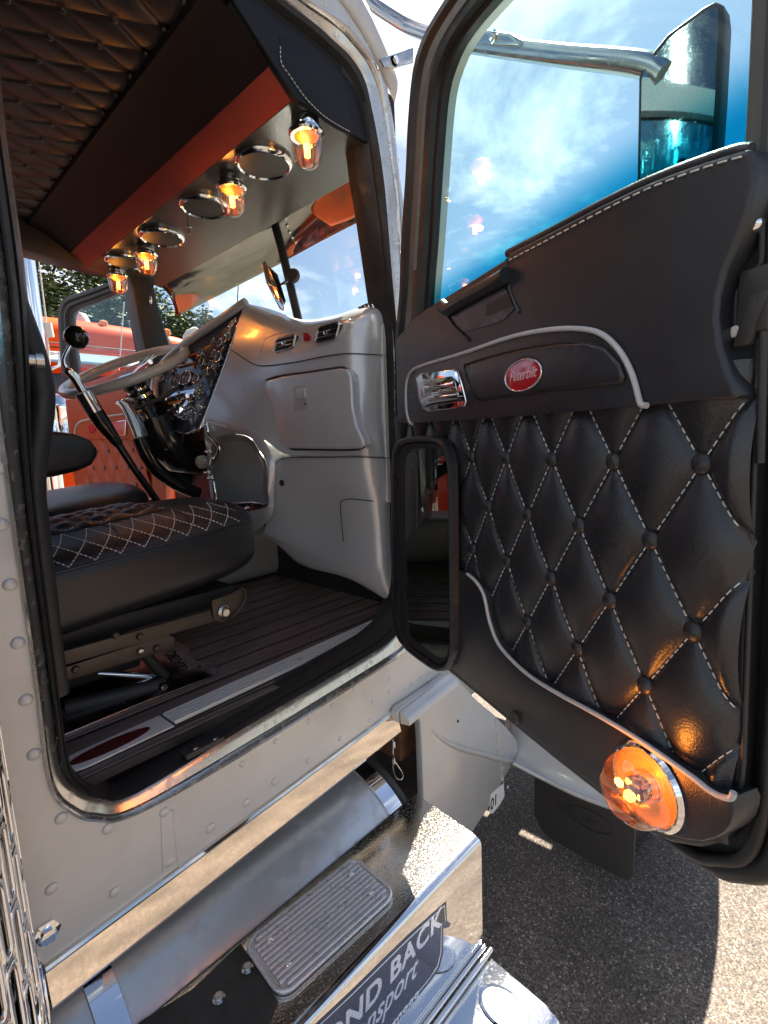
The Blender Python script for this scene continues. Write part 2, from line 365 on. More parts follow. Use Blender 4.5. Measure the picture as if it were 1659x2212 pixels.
# ================================================================== ground
def ground_mat():
    m = bpy.data.materials.new('asphalt'); m.use_nodes = True; t = m.node_tree; b = t.nodes['Principled BSDF']
    tc = N(t, 'ShaderNodeTexCoord')
    vo = N(t, 'ShaderNodeTexVoronoi'); vo.inputs['Scale'].default_value = 170; t.links.new(tc.outputs['Object'], vo.inputs['Vector'])
    sp = N(t, 'ShaderNodeSeparateColor'); t.links.new(vo.outputs['Color'], sp.inputs[0])
    r = N(t, 'ShaderNodeValToRGB'); e = r.color_ramp.elements; e[0].position = 0; e[0].color = (.040, .034, .030, 1); e[1].position = 1; e[1].color = (.42, .37, .32, 1)
    for p, c in ((.35, (.072, .060, .051, 1)), (.70, (.135, .108, .089, 1)), (.93, (.18, .148, .122, 1))): x = e.new(p); x.color = c
    t.links.new(sp.outputs[0], r.inputs[0])
    n = N(t, 'ShaderNodeTexNoise'); n.inputs['Scale'].default_value = 2.2; n.inputs['Detail'].default_value = 6; t.links.new(tc.outputs['Object'], n.inputs['Vector'])
    mr = N(t, 'ShaderNodeMapRange'); t.links.new(n.outputs['Fac'], mr.inputs[0]); mr.inputs[1].default_value = .3; mr.inputs[2].default_value = .7; mr.inputs[3].default_value = .6; mr.inputs[4].default_value = 1.3
    mx = N(t, 'ShaderNodeMix', data_type='RGBA', blend_type='MULTIPLY'); mx.inputs[0].default_value = 1; t.links.new(r.outputs[0], mx.inputs[6]); t.links.new(mr.outputs[0], mx.inputs[7]); t.links.new(mx.outputs[2], b.inputs['Base Color'])
    b.inputs['Roughness'].default_value = .72
    v2 = N(t, 'ShaderNodeTexVoronoi', feature='SMOOTH_F1'); v2.inputs['Scale'].default_value = 170; t.links.new(tc.outputs['Object'], v2.inputs['Vector'])
    bp = N(t, 'ShaderNodeBump'); bp.inputs['Strength'].default_value = .9; bp.inputs['Distance'].default_value = .004; bp.invert = True; t.links.new(v2.outputs['Distance'], bp.inputs['Height']); t.links.new(bp.outputs[0], b.inputs['Normal'])
    return m
g = mk('ground', [(-300, -300, 0), (300, -300, 0), (300, 300, 0), (-300, 300, 0)], [(0, 1, 2, 3)], ground_mat(), None); g['kind'] = 'structure'

# ================================================================== the silver truck
T = thing('semi_truck', 'silver long-nose semi truck cab with its black quilted passenger door wide open', 'truck', (1.2, .78, 0))
# --- door opening: outer edge, inner edge of the bright frame, inner edge of the rubber seal (pixels on the side wall)
OIS = [((10, 1042), (52, 1042), (76, 1042)), ((66, 1426), (101.5, 1426), (120, 1424)), ((82, 1548), (118, 1548), (135.5, 1548)), ((94.6, 1652), (128.5, 1626), (147.6, 1626)),
 ((113, 1718), (144, 1676), (160, 1666)), ((147.6, 1754), (173.6, 1704), (182, 1685)), ((200, 1772), (208, 1718), (217, 1697)), ((296, 1756), (290, 1708), (286, 1675)),
 ((529, 1626), (529, 1565), (529, 1530)), ((768, 1477), (768, 1427), (768, 1392)), ((842, 1430), (820, 1396), (805, 1367)), ((877, 1405), (850, 1370), (832, 1340)), ((897, 1370), (868, 1332), (848.6, 1308)),
 ((903, 1310), (874, 1290), (852, 1271)), ((898, 1097), (868, 1097), (847, 1097)), ((890, 900), (856, 900), (838, 900)), ((887, 760), (853, 745), (835, 765)), ((876, 610), (842, 610), (814, 610)),
 ((869.7, 459), (830, 459), (791.6, 459)), ((859.8, 384), (822.6, 384), (779, 384)), ((850, 297.5), (809, 297.5), (768, 300)), ((840, 235), (796.6, 235.6), (752, 232)), ((824, 178), (783, 178), (722, 184)),
 ((805, 134), (755, 130), (690, 152)), ((768, 82), (715, 92), (650, 115)), ((740, 55), (680, 60), (615, 90)), ((640, -15), (590, -10), (540, 32))]
O = [PY(*a, 0) for a, b, c in OIS]; I = [PY(*b, .012) for a, b, c in OIS]; S = [PY(*c, .05) for a, b, c in OIS]
for (x, z) in ((.62, 2.915), (.42, 2.92), (.27, 2.87), (.185, 2.74), (.165, 2.45), (.163, 2.15)):
    cx, cz = .62, 2.1
    O.append(Vector((x, 0, z))); v = Vector((cx-x, 0, cz-z)).normalized()
    I.append(Vector((x, .012, z))+Vector((.042 if x < .3 else 0.0, 0, -.035 if z > 2.7 else 0))); S.append(Vector((x, .05, z))+Vector((.075 if x < .3 else 0, 0, -.07 if z > 2.7 else 0)))
O, I, S = cr(O, 5, True), cr(I, 5, True), cr(S, 5, True)
def lp(A, B, t, dy=0): return [a.lerp(b, t)+Vector((0, dy, 0)) for a, b in zip(A, B)]
# --- side wall
edge = [(872, 470), (862, 400), (852, 330), (843, 250), (836, 175), (829, 130), (817, 90), (795, 45), (765, 8), (725, -25), (640, -55)]
outer = [PY(855, 1530, 0), Vector((1.30, 0, 1.13)), Vector((1.32, 0, 1.35)), Vector((1.28, 0, 2.2)), Vector((1.2, 0, 2.38))]+[PY(*e, 0) for e in edge]+[Vector((.45, 0, 3.0)), Vector((-.30, 0, 3.0)), Vector((-.30, 0, 1.03)), PY(100, 2079, 0)]
wall = polyhole('side_panel', outer, O, (0, .012, 0), SIL, T)
# panel joint strip with its bead of sealant
prism('joint_strip', [PY(347, 1760, -.0015), PY(376, 1748, -.0015), PY(385, 1866, -.0015), PY(353, 1886, -.0015)], (0, .0012, 0), SIL, wall)
tube('sealant_bead', [PY(374, 1750, -.001), PY(379, 1806, -.001), PY(384, 1868, -.001)], .0022, CREAM, wall, 6)
# bright frame round the opening
fr = loft('door_frame', [lp(O, I, 0, .002), lp(O, I, .02, -.008), lp(O, I, .16, -.012), lp(O, I, .30, -.009), lp(O, I, .34, -.002), lp(O, I, .62, 0), lp(O, I, .9, .002), lp(O, I, 1, .006)], ALU, T)
loft('door_seal', [lp(I, S, 0, .0), lp(I, S, .06, -.014), lp(I, S, .3, -.018), lp(I, S, .42, -.004), lp(I, S, .52, -.012), lp(I, S, .75, -.010), lp(I, S, .86, .0), lp(I, S, 1, .004), lp(I, S, 1.05, .02), lp(I, S, .9, .05)], BLK, T)
# rivets
rv = dome_mesh('rivet', .0105, .0045, SIL); rvs = dome_mesh('small_rivet', .0075, .0035, SIL)
for p in [(3, 1133), (21.5, 1263), (38.4, 1389), (56, 1512), (73, 1629), (132, 1767), (233, 1790), (355, 1754), (455, 1788), (111, 1920), (248, 1927), (366, 1862), (366+88, 1790),
          (1, 1010), (532, 1734), (532+62, 1688)]:
    shared('rivet', rv, wall, PY(*p, 0), (rad(90), 0, 0))
for p in [(523, 1650), (596, 1601), (667, 1558), (718, 1525), (765, 1487), (805, 1518), (840, 1494), (665, 1643), (735, 1595), (800, 1556), (842, 1468), (890, 1475), (925, 1468), (908, 1460), (875, 1487), (930, 1448)]:
    shared('rivet', rvs, wall, PY(*p, 0), (rad(90), 0, 0))
for p in [(700, 8), (757, 57), (797, 95), (828, 158), (845, 268), (858, 345)]:
    shared('rivet', rvs, wall, PY(*p, 0), (rad(90), 0, 0))
# large washer bolt low on the panel
bl = lathe('bolt', PY(101, 2013, 0), (0, -1, 0), [(0, 0), (.021, 0), (.021, .004), (.013, .006), (.013, .016), (.0, .017)], CHR, wall, 6, 20)
# rocker trim
a0, a1 = PY(95, 2083, 0), PY(855, 1527, 0)
bz = [(0, .0), (-.007, -.002), (-.010, -.007), (-.007, -.013), (-.004, -.016), (-.018, -.072), (-.014, -.080), (.02, -.082)]
loft('rocker_trim', [[a0+Vector((0, y, z)) for y, z in bz], [a1+Vector((0, y, z)) for y, z in bz]], RIM, T, False, 30)
# under-cab pieces
tube('upper_air_tube', [Vector((.1, .19, .985)), Vector((1.19, .19, .985))], .072, TUBE, T, 36)
for x in (1.02, 1.11, 1.14): lathe('tube_clamp', (x, .19, .985), (1, 0, 0), [(.0725, 0), (.076, .002), (.076, .016), (.0725, .018)], CHR, T, 36, cap=False)
tk = tube('tank', [Vector((.02, .105, .675)), Vector((.03, .105, .675)), Vector((.965, .105, .68)), Vector((.975, .105, .68))], [.235, .262, .262, .235], TANK, T, 64, smooth=30)
lathe('tank_band', (.90, .105, .68), (1, 0, 0), [(.2625, 0), (.267, .002), (.267, .055), (.2625, .057)], CHR, T, 64, cap=False)
lathe('tank_band', (.955, .105, .68), (1, 0, 0), [(.2625, 0), (.274, .003), (.274, .018), (.2625, .02)], DRK, T, 64, cap=False)
lathe('tank_band', (.17, .105, .675), (1, 0, 0), [(.2625, 0), (.267, .002), (.267, .05), (.2625, .052)], CHR, T, 64, cap=False)
box('frame_rail', (1.05, .42, .75), (3.2, .09, .28), BRN, T, bevel=.008)
box('bracket', (1.16, .17, .93), (.10, .22, .15), BRN, T, bevel=.006)
box('mount_plate', (1.25, .26, .70), (.42, .16, .5), DRK, T, bevel=.01)
box('inner_liner', (.75, .60, .80), (1.6, .04, .55), DRK, T)
lp_ = [PY(846, 1588, .0), PY(850, 1604, 0), PY(849, 1625, 0), PY(851, 1642, 0)]
wl = tube('wire_lanyard', lp_, .0022, CHRD, T, 6)
tube('wire_loop', cr([PY(851, 1644, 0), PY(850, 1662, 0), PY(857, 1682, 0), PY(868, 1683, 0), PY(870, 1672, 0), PY(860, 1656, 0)], 5, True), .0018, CHRD, wl, 6, True)
for y0 in (1607, 1643): tube('ferrule', [PY(850, y0-6, 0), PY(851, y0+6, 0)], .0055, CHRD, wl, 8)

# --- stack guard with oblong slots at the rear corner of the cab
gc = Vector((-.105, -.135, 0)); GR = .20
def guard():
    vs_ = []; fs = []; n_ = 32; da = rad(7.6); H = .112; K = 20
    def V_(a, z): vs_.append((gc.x+math.cos(a)*GR, gc.y+math.sin(a)*GR, z)); return len(vs_)-1
    for i in range(n_):
        ac = rad(-165)+i*da; off = (i % 2)*H/2; z = 1.13+off
        fs.append((V_(ac-da/2, 1.02), V_(ac+da/2, 1.02), V_(ac+da/2, z), V_(ac-da/2, z)))
        while z < 2.9:
            zc = z+H/2; hw, hh, sw_, sh_ = da/2, H/2, .0062, .036      # slot half width in metres, straight half height
            lo_, li = [], []
            for k in range(K):
                t = 2*math.pi*k/K; cx_, sy_ = math.cos(t), math.sin(t); m_ = max(abs(cx_), abs(sy_)); lo_.append(V_(ac+hw*cx_/m_, zc+hh*sy_/m_))
                li.append(V_(ac+sw_*cx_/GR, zc+(sh_ if sy_ > .001 else -sh_ if sy_ < -.001 else 0)+sw_*1.5*sy_))
            for k in range(K): fs.append((lo_[k], lo_[(k+1) % K], li[(k+1) % K], li[k]))
            z += H
    o = mk('stack_guard', vs_, fs, CHR, T, 40); s_ = o.modifiers.new('solid', 'SOLIDIFY'); s_.thickness = .004; s_.offset = -1
    return o
gd = guard()
lathe('exhaust_stack', (gc.x, gc.y, .75), (0, 0, 1), [(.145, 0), (.15, .02), (.15, 2.7), (.12, 2.75)], STEEL, T, 32)
lathe('guard_base', (gc.x, gc.y, .45), (0, 0, 1), [(.14, 0), (.17, .05), (.19, .35), (.203, .56), (.205, .60), (.200, .61)], CHR, T, 48, cap=False)
for z in (1.22, 1.62): box('guard_bracket', (.085, -.10, z), (.012, .14, .05), CHR, T, bevel=.003)

# --- step box
ZT = .88
yf = lambda x: -.262-.094*(x-.36)     # front edge of the step in plan
top = [Vector((.10, -.085, ZT)), Vector((1.005, -.094, ZT)), Vector((.983, -.30, ZT)), Vector((.10, yf(.1)+.02, ZT))]
prof = [(.0, .012, .0), (.0, .004, -.002), (.0, -.002, -.008), (.0, -.004, -.016), (0, -.004, -.30)]
FA, FB = Vector((.10, -.30, ZT)), Vector((.983, -.325, ZT))
st = prism('step_plate', [Vector((.10, -.085, ZT)), Vector((1.005, -.094, ZT)), Vector((.985, -.305, ZT)), Vector((.10, -.285, ZT))], (0, 0, -.006), CHRS, T)
prf = [(.020, 0), (.012, -.001), (.004, -.006), (0, -.014), (-.0, -.330)]
face = loft('step_face', [[FA+Vector((0, y, z)) for y, z in prf], [FB+Vector((0, y, z)) for y, z in prf]], CHRD, T, False, 35)
FD = (FB-FA).normalized(); FN = FD.cross(Vector((0, 0, 1)))          # direction and outward normal of the face
prism('step_end', [Vector((1.005, -.094, ZT-.004)), Vector((.983, -.315, ZT-.004)), Vector((.983, -.322, ZT-.015)), Vector((.983, -.322, .55)), Vector((1.005, -.094, .55))], (-.004, 0, 0), CHRD, T)
prism('step_back', [Vector((.10, -.085, ZT-.002)), Vector((1.0, -.094, ZT-.002)), Vector((1.0, -.094, .5)), Vector((.10, -.085, .5))], (0, .004, 0), DRK, T)
# brown under plate seen left of the tread
prism('step_bracket', [PZ(300, 2212, ZT+.001), PZ(415, 2140, ZT+.001), PZ(520, 2040, ZT+.001), PZ(600, 2165, ZT+.001), PZ(560, 2260, ZT+.001), PZ(330, 2300, ZT+.001)], (0, 0, .003), DRK, T)
for p in [(535, 2095), (473, 2160)]: lathe('bolt', PZ(*p, ZT+.004), (0, 0, 1), [(0, 0), (.012, 0), (.012, .004), (.007, .006), (.007, .011), (0, .0115)], STEEL, T, 12, 30)
# ribbed tread
tc_ = [PZ(528, 2030, ZT+.012), PZ(768, 1851, ZT+.012), PZ(856, 1925, ZT+.012), PZ(602, 2166, ZT+.012)]
ex = ((tc_[1]-tc_[0])+(tc_[2]-tc_[3])).normalized(); ey = Vector((0, 0, 1)).cross(ex); cc = sum(tc_, Vector())/4
lx = ((tc_[1]-tc_[0]).length+(tc_[2]-tc_[3]).length)/2; ly = ((tc_[3]-tc_[0]).length+(tc_[2]-tc_[1]).length)/2
tr = prism('tread', rrect(cc-Vector((0, 0, .004)), ex, ey, lx, ly, .03), (0, 0, -.006), TREAD, T, .002)
tube('tread_rim', rrect(cc-Vector((0, 0, .003)), ex, ey, lx-.004, ly-.004, .028), .0042, TREAD, tr, 8, True)
nr = 11
for i in range(nr):
    y = -ly/2+.014+(ly-.028)*i/(nr-1)
    ll = lx-.026-(.02 if i in (0, nr-1) else 0)
    p = cc+ey*y
    sec = [(-.0052, -.004), (-.0045, .001), (-.002, .003), (.002, .003), (.0045, .001), (.0052, -.004)]
    loft('rib', [[p+ex*s*ll/2+ey*a+Vector((0, 0, b)) for a, b in sec] for s in (-1, 1)], TREAD, tr, False, 60, True)
for fx in (-.36, .36):
    box('rib_bridge', cc+ex*lx*fx-Vector((0, 0, .0025)), (.010, ly-.03, .003), TREAD, tr, Matrix((ex, ey, Vector((0, 0, 1)))).transposed())
    for fy in (-.22, .25): lathe('screw', cc+ex*lx*fx+ey*ly*fy, (0, 0, 1), [(0, .004), (.004, .0042), (.0055, .003), (.0055, 0)], CHR, tr, 12)
# shield decal with lettering on the face
def SF(x, y, o=.0012):
    n_ = np.array(FN); c = n_@np.array(FB)+o; return onpl(x, y, n_, c)
sh = [(964, 1948), (966, 1990), (974, 1995), (970, 2003), (958, 2006), (957, 2060), (950, 2090), (930, 2120), (840, 2230), (700, 2400), (520, 2520), (440, 2480), (600, 2290), (760, 2140), (880, 2022)]
prism('decal', [SF(*p) for p in sh], FN*-.0006, NAVY, T)
inner = [(960, 1956), (962, 1990), (953, 1998), (952, 2058), (945, 2087), (926, 2115), (836, 2226), (696, 2396), (525, 2508)]
tube('decal_border', [SF(*p, .0016) for p in inner], .0013, LETS, T, 6)
tube('decal_border', [SF(*p, .0016) for p in [(960, 1956), (880, 2030), (760, 2148), (600, 2298), (450, 2478)]], .0013, LETS, T, 6)
t0 = SF(958, 1990, .0016); UPF = Vector((0, 0, 1))
text('lettering', 'DIAMOND BACK', SF(953, 1997, .0016), FD, UPF, .066, LETS, T, .0008, 'RIGHT', .12, .028, 1.06, 1.0)
text('lettering', 'Transport', SF(898, 2108, .0016), FD, UPF, .070, LETS, T, .0008, 'RIGHT', .45, .008, 1.0, .85)
text('lettering', '040989', SF(904, 2158, .0016), FD, UPF, .034, LETS, T, .0008, 'RIGHT', .15, .006, 1.1, 1.0)
# moulding below the face and the lower step with its recess
m0, m1 = FA+Vector((0, .0, -.312)), FB+Vector((0, 0, -.312))
for k, (dy_, r_) in enumerate(((-.006, .005), (-.018, .0065))): tube('moulding', [m0+Vector((0, dy_, -.012*k)), m1+Vector((.012*k, dy_, -.012*k))], r_, CHRD, T, 14)
zl = .545
lo = [Vector((.10, -.305, zl)), Vector((.985, -.335, zl)), Vector((.975, -.505, zl)), Vector((.965, -.525, zl)), Vector((.10, -.50, zl))]
prism('lower_step_plate', lo, (0, 0, -.006), CHRD, T, .002)
loft('lower_step_face', [[q+Vector((0, y, z)) for y, z in prf[:-1]+[(0, -.25)]] for q in (Vector((.10, -.52, zl)), Vector((.965, -.545, zl)))], CHRD, T, False, 35)
loft('lower_step_end', [[q+Vector((x, 0, z)) for x, z in ((-.012, 0), (-.004, -.002), (0, -.010), (0, -.25))] for q in (Vector((.985, -.35, zl)), Vector((.972, -.53, zl)))], CHRD, T, False, 35)
lathe('hand_recess', (.90, -.435, zl+.002), (0, 0, 1), [(.055, .001), (.048, .002), (.044, -.002), (.040, -.03), (0, -.032)], CHR, T, 32, scale=(1.2, .8))

# --- cowl skirt, fender, wheel, mud flap, hood
sk = [(857, 1543), (862, 1532), (900, 1506), (935, 1482), (968, 1458), (990, 1466), (1000, 1480), (1030, 1512), (1068, 1544), (1100, 1577), (1118, 1600), (1120, 1622), (1108, 1650), (1088, 1684), (1062, 1735), (1022, 1796), (985, 1840), (917, 1800), (915, 1720), (911, 1600), (908, 1560), (902, 1545), (890, 1542), (862, 1562)]
skp = prism('cowl_skirt', [PY(*p, -.030) for p in sk], (0, .028, 0), SILF, T, .006, 3)
# raised crease
crs = [(930, 1575), (960, 1600), (1000, 1618), (1040, 1628), (1080, 1640), (1112, 1646)]
tube('crease', [PY(*p, -.028) for p in cr(crs, 5)], [.003+.008*min(1, i/8) for i in range(26)], SILF, skp, 10)
lip = [PY(864, 1545, -.032), PY(971, 1462, -.032)]
loft('lip', [[q+Vector((0, y, z)) for y, z in ((.0, .012), (-.022, .006), (-.034, -.004), (-.036, -.02), (-.002, -.026))] for q in lip], SILF, skp, False, 50, True)
for p in [(1073, 1577), (1075, 1613), (1082, 1640), (1086, 1682), (1097, 1705 - 5), (1085, 1660)]: shared('rivet', rvs, skp, PY(*p, -.0305), (rad(90), 0, 0))
tube('skirt_seam', [PY(1071, 1552, -.031), PY(1074, 1600, -.031), PY(1083, 1660, -.031), PY(1088, 1690, -.031)], .0028, SILF, skp, 6)
lathe('hole_plug', PY(989, 1558, -.030), (0, -1, 0), [(0, .002), (.005, .002), (.006, 0)], DRK, skp, 10)
prism('number_plate', [PY(*p, -.0312) for p in ((1057, 1758), (1060, 1716), (1088, 1692), (1090, 1720), (1080, 1738), (1065, 1757))], (0, .0008, 0), WHT, skp)
text('number', '01', PY(1059, 1752, -.0318), PY(1088, 1718, -.0318)-PY(1059, 1752, -.0318), (0, 0, 1), .062, NAVY, skp, .0006, 'LEFT', .1, .02, 1.0, .85)
# fender sheet
fr_rows = []
for t_ in range(0, 13):
    a = rad(172-t_*172/12); X0, Z0, RR = 2.42, .50, .62
    x = X0+RR*math.cos(a); z = Z0+RR*math.sin(a)*.95
    fr_rows.append([Vector((x-.02, .06, z+.05)), Vector((x, -.10, z+.04)), Vector((x, -.26, z+.015)), Vector((x+.005, -.35, z-.02)), Vector((x+.015*(1 if x < 2.4 else -1), -.40, z-.06)), Vector((x+.03*(1 if x < 2.4 else -1), -.41, z-.10))])
fe = surf('fender', fr_rows, SILF, T, 3, 60, .008)
apr = [(1096, 1640), (1135, 1662), (1180, 1685), (1240, 1714), (1300, 1737), (1350, 1752)]
surf('fender_apron', [[PX(x+dx_, y-dy_, X) for x, y in apr] for dx_, dy_, X in ((0, 0, 1.70), (3, 30, 1.745), (6, 80, 1.79), (10, 180, 1.85), (10, 330, 1.9))], SILF, T, 4, 60, .006)
# rear lip of the fender
fl = cr([PX(1108, 1648, 1.66), PX(1135, 1662, 1.68), PX(1180, 1685, 1.70), PX(1240, 1714, 1.70), PX(1300, 1737, 1.70), PX(1345, 1750, 1.70)], 5)
tube('fender_lip', fl, .009, SILF, fe, 12)
flap_src = [Vector((1.80, -.07, .60)), Vector((1.80, -.07, .30)), Vector((1.80, -.10, .245)), Vector((1.80, -.15, .225)), Vector((1.80, -.40, .215)), Vector((1.80, -.45, .225)), Vector((1.80, -.465, .26)), Vector((1.80, -.47, .60))]
fp = prism('mud_flap', flap_src, (.012, 0, 0), BLKP, T, .003)
torus('flap_emblem_ring', (1.798, -.30, .40), (1, 0, 0), .09, .002, BLKP, fp, 32, 6, (1, .45))
text('flap_emblem', 'Turnkey', (1.7985, -.235, .385), (0, -1, 0), (0, 0, 1), .055, BLKP, fp, .003, 'CENTER', .3)
lathe('front_wheel', (2.42, -.40, .50), (0, 1, 0), [(.0, .06), (.20, .05), (.27, .0), (.30, .0), (.36, .0), (.46, .01), (.495, .04), (.50, .10), (.50, .24), (.46, .28), (.0, .28)], TYRE, T, 48)
lathe('wheel_hub', (2.42, -.405, .50), (0, 1, 0), [(0, -.03), (.09, -.02), (.11, .02), (.20, .045), (.28, .0), (.29, .02)], CHR, T, 40)
hood = []
for i, (x, wd, zt) in enumerate(((1.22, .70, 2.12), (1.6, .66, 2.02), (2.2, .60, 1.92), (2.9, .55, 1.84), (3.25, .53, 1.78))):
    hood.append([Vector((x, .78+s*wd*c_, z)) for s, c_, z in ((-1, 1, .85), (-1, 1, 1.45), (-1, .99, zt-.22), (-1, .92, zt-.10), (-1, .72, zt-.03), (-1, .35, zt), (1, .0, zt+.01), (1, .35, zt), (1, .72, zt-.03), (1, .92, zt-.10), (1, .99, zt-.22), (1, 1, 1.45), (1, 1, .85))])
surf('hood', hood, SILF, T, 3, 50)
prism('grille_surround', [Vector((3.26, .78+s*.5, z)) for s, z in ((-1, .7), (1, .7), (1, 1.76), (-1, 1.76))], (.05, 0, 0), CHR, T, .01)
for s in (-1, 1): lathe('headlamp', (2.95, .78+s*.80, 1.25), (1, 0, 0), [(.0, -.14), (.08, -.12), (.11, -.02), (.115, .03), (.10, .035), (0, .04)], CHR, T, 28)
# --- roof cap, mirror bracket, outside visor ends
rc = []
for x in (-.3, .2, .6, .85, 1.0, 1.08, 1.12):
    e = 0 if x < .85 else (x-.85)/.27
    rc.append([Vector((x, y+(.0 if y < .78 else 0), z-e*e*.16)) for y, z in ((.0, 2.955), (-.012, 3.0), (.03, 3.07), (.2, 3.12), (.78, 3.15), (1.36, 3.12), (1.53, 3.07), (1.572, 3.0), (1.56, 2.955))])
surf('roof_cap', rc, SIL, T, 3, 60, .006)
# ================================================================== passenger door (part of the truck): everything lies on the plane of the open door
DA = rad(27.49); HX, HY = 1.06, -.03
DN = Vector((math.cos(DA), -math.sin(DA), 0)); DD = Vector((-math.sin(DA), -math.cos(DA), 0)); H0 = Vector((HX, HY, 0)); UP = Vector((0, 0, 1))
DC = DN.dot(H0)
def PD(x, y, o=0): return onpl(x, y, DN, DC+o)           # o > 0 is towards the outside of the door
def SZ(s, z, o=0): return H0+DD*s+UP*z+DN*o
def sz(p): return ((p-H0).dot(DD), p.z)
# shell: lower door body
lowb = [(858, 735), (862, 900), (868, 1100), (873, 1280), (880, 1345), (895, 1385), (920, 1412), (980, 1460), (1050, 1519), (1100, 1561), (1200, 1643), (1300, 1722), (1350, 1762), (1400, 1800), (1450, 1822), (1510, 1832), (1555, 1822), (1580, 1795), (1590, 1750), (1600, 1600), (1612, 1300), (1628, 860), (1650, 700), (1665, 420), (1668, 320), (1600, 330), (1380, 412), (1200, 505), (1095, 568), (960, 648), (912, 676)]
DOOR = prism('passenger_door', [PD(*p, .012) for p in lowb], DN*.03, BLKP, T, .006, 3)
# outer skin a little larger
osk = [(-.01, 1.375), (.04, 1.345), (.86, 1.345), (.905, 1.375), (.94, 1.43), (.95, 1.5), (.955, 2.10), (.5, 2.12), (-.01, 2.12)]
prism('outer_skin', [SZ(s, z, .055) for s, z in osk], DN*.022, SILF, DOOR, .012, 3)
sealp = [SZ(v.x, v.y, .046) for v in cr([Vector((s, z, 0)) for s, z in ((.0, 2.2), (.0, 1.42), (.03, 1.352), (.10, 1.332), (.5, 1.338), (.86, 1.350), (.945, 1.377), (.984, 1.44), (.990, 1.6), (.99, 2.0), (.985, 2.3), (.975, 2.62))], 6)]
prism('door_flange', [SZ(v.x, v.y, .040) for v in cr([Vector((s, z, 0)) for s, z in ((.0, 2.1), (.0, 1.42), (.03, 1.352), (.10, 1.332), (.5, 1.338), (.86, 1.350), (.945, 1.377), (.984, 1.44), (.990, 1.6), (.985, 2.1))], 5)], DN*.006, BLKP, DOOR)
tube('door_edge_seal', sealp, .015, BLK, DOOR, 10)
tube('door_edge_seal', [p+DN*-.018+DD*-.014+UP*.006 for p in sealp], .0075, BLK, DOOR, 8)
# window frame
fo = [(853, 736), (863, 635), (867, 521), (877, 372), (881, 273), (892, 154), (914, 79), (961, 0), (1010, -70), (1100, -150), (1300, -260), (1500, -330), (1660, -360), (1690, -300), (1680, 0), (1665, 330), (1648, 420)]
fi = [(912, 690), (912, 668), (918, 573), (922, 521), (932, 347), (942, 211), (957, 144), (987, 77), (1047, 0), (1090, -45), (1160, -100), (1320, -185), (1490, -245), (1610, -265), (1624, -200), (1618, 0), (1602, 330), (1600, 360)]
def resamp(pts, n):
    P_ = [Vector((a, b, 0)) for a, b in pts]; P_ = cr(P_, 4); d = [0]
    for a, b in zip(P_, P_[1:]): d.append(d[-1]+(b-a).length)
    out = []
    for i in range(n):
        s = d[-1]*i/(n-1); k = max(j for j in range(len(d)) if d[j] <= s+1e-9); k = min(k, len(P_)-2); out.append(P_[k].lerp(P_[k+1], (s-d[k])/max(1e-9, d[k+1]-d[k])))
    return out
A_ = [PD(p.x, p.y, 0) for p in resamp(fo, 70)]; B_ = [PD(p.x, p.y, 0) for p in resamp(fi, 70)]
def fl_(t, o): return [a.lerp(b, t)+DN*o for a, b in zip(A_, B_)]
def strip(nm, specs, m): return loft(nm, [fl_(t, o) for t, o in specs], m, DOOR, False, 40)
strip('window_frame', [(0, .06), (.0, .004), (.05, -.004), (.22, -.006), (.30, .004)], BLKP)
strip('window_frame_inner', [(.30, .004), (.34, .008), (.42, -.002), (.62, -.002), (.66, .010)], PILL)
strip('glass_channel', [(.66, .010), (.70, -.001), (.86, -.001), (.90, .012), (1.0, .014), (1.0, .03)], BLK)
strip('window_frame_outer', [(1.0, .03), (.95, .05), (.0, .06)], SILF)
# right-hand pillar covered in felt
prism('frame_pillar', [PD(*p, -.004) for p in ((1619, -250), (1619, 0), (1611, 160), (1602, 330), (1612, 420), (1668, 420), (1680, 200), (1690, -250))], DN*.03, FELT, DOOR, .006)
# glass with a blue tint deepening towards the sill
gp = [(905, 700), (918, 573), (932, 347), (942, 211), (957, 144), (987, 77), (1047, 0), (1160, -110), (1490, -250), (1622, -270), (1625, 0), (1622, 300), (1610, 450), (1380, 520), (1095, 650)]
g0, g1 = Vector((0, 0, 2.285)), Vector((0, 0, 2.200))
DGL = glassmat('door glass with blue tint', (.80, .95, .95), .0, grad=(g0, g1, (.05, .56, .70)))
prism('window_glass', [PD(*p, .022) for p in gp], DN*.004, DGL, DOOR)
# vertical run channel at the front of the glass
prism('run_channel', [PD(*p, -.002) for p in ((889, 585), (900, 580), (903, 690), (884, 705))], DN*.02, BLKP, DOOR, .003)

# upper pad
pad = [(853, 733), (872, 712), (890, 688), (915, 668), (955, 645), (1000, 617), (1050, 585), (1094, 557), (1098, 546), (1200, 494), (1290, 446), (1380, 402), (1450, 373), (1520, 348), (1590, 326), (1615, 320), (1628, 327), (1633, 345), (1630, 400), (1616, 460), (1592, 520), (1567, 580), (1551, 640), (1548, 690), (1556, 750), (1574, 805), (1590, 840), (1592, 853), (1582, 862), (1500, 866), (1395, 876), (1200, 892), (1000, 907), (885, 916), (858, 914), (856, 850)]
PADP = prism('upper_pad', [PD(*p, -.034) for p in pad], DN*.05, LEAS, DOOR, .018, 5, 60, True)
# stitch along the top and the roll
st1 = [(1098, 563), (1200, 509), (1290, 461), (1380, 416), (1450, 387), (1520, 362), (1590, 341), (1618, 336)]
dashes('stitching', [(cr([PD(*p, -.0355) for p in st1], 8), -DN)], THR, PADP, .0017, .0012, .010, .0045)
tube('top_roll', cr([PD(x, y-4, -.022) for x, y in [(1098, 552), (1200, 500), (1290, 452), (1380, 408), (1450, 379), (1520, 354), (1590, 332), (1620, 330)]], 6), .007, LEAS, PADP, 8)
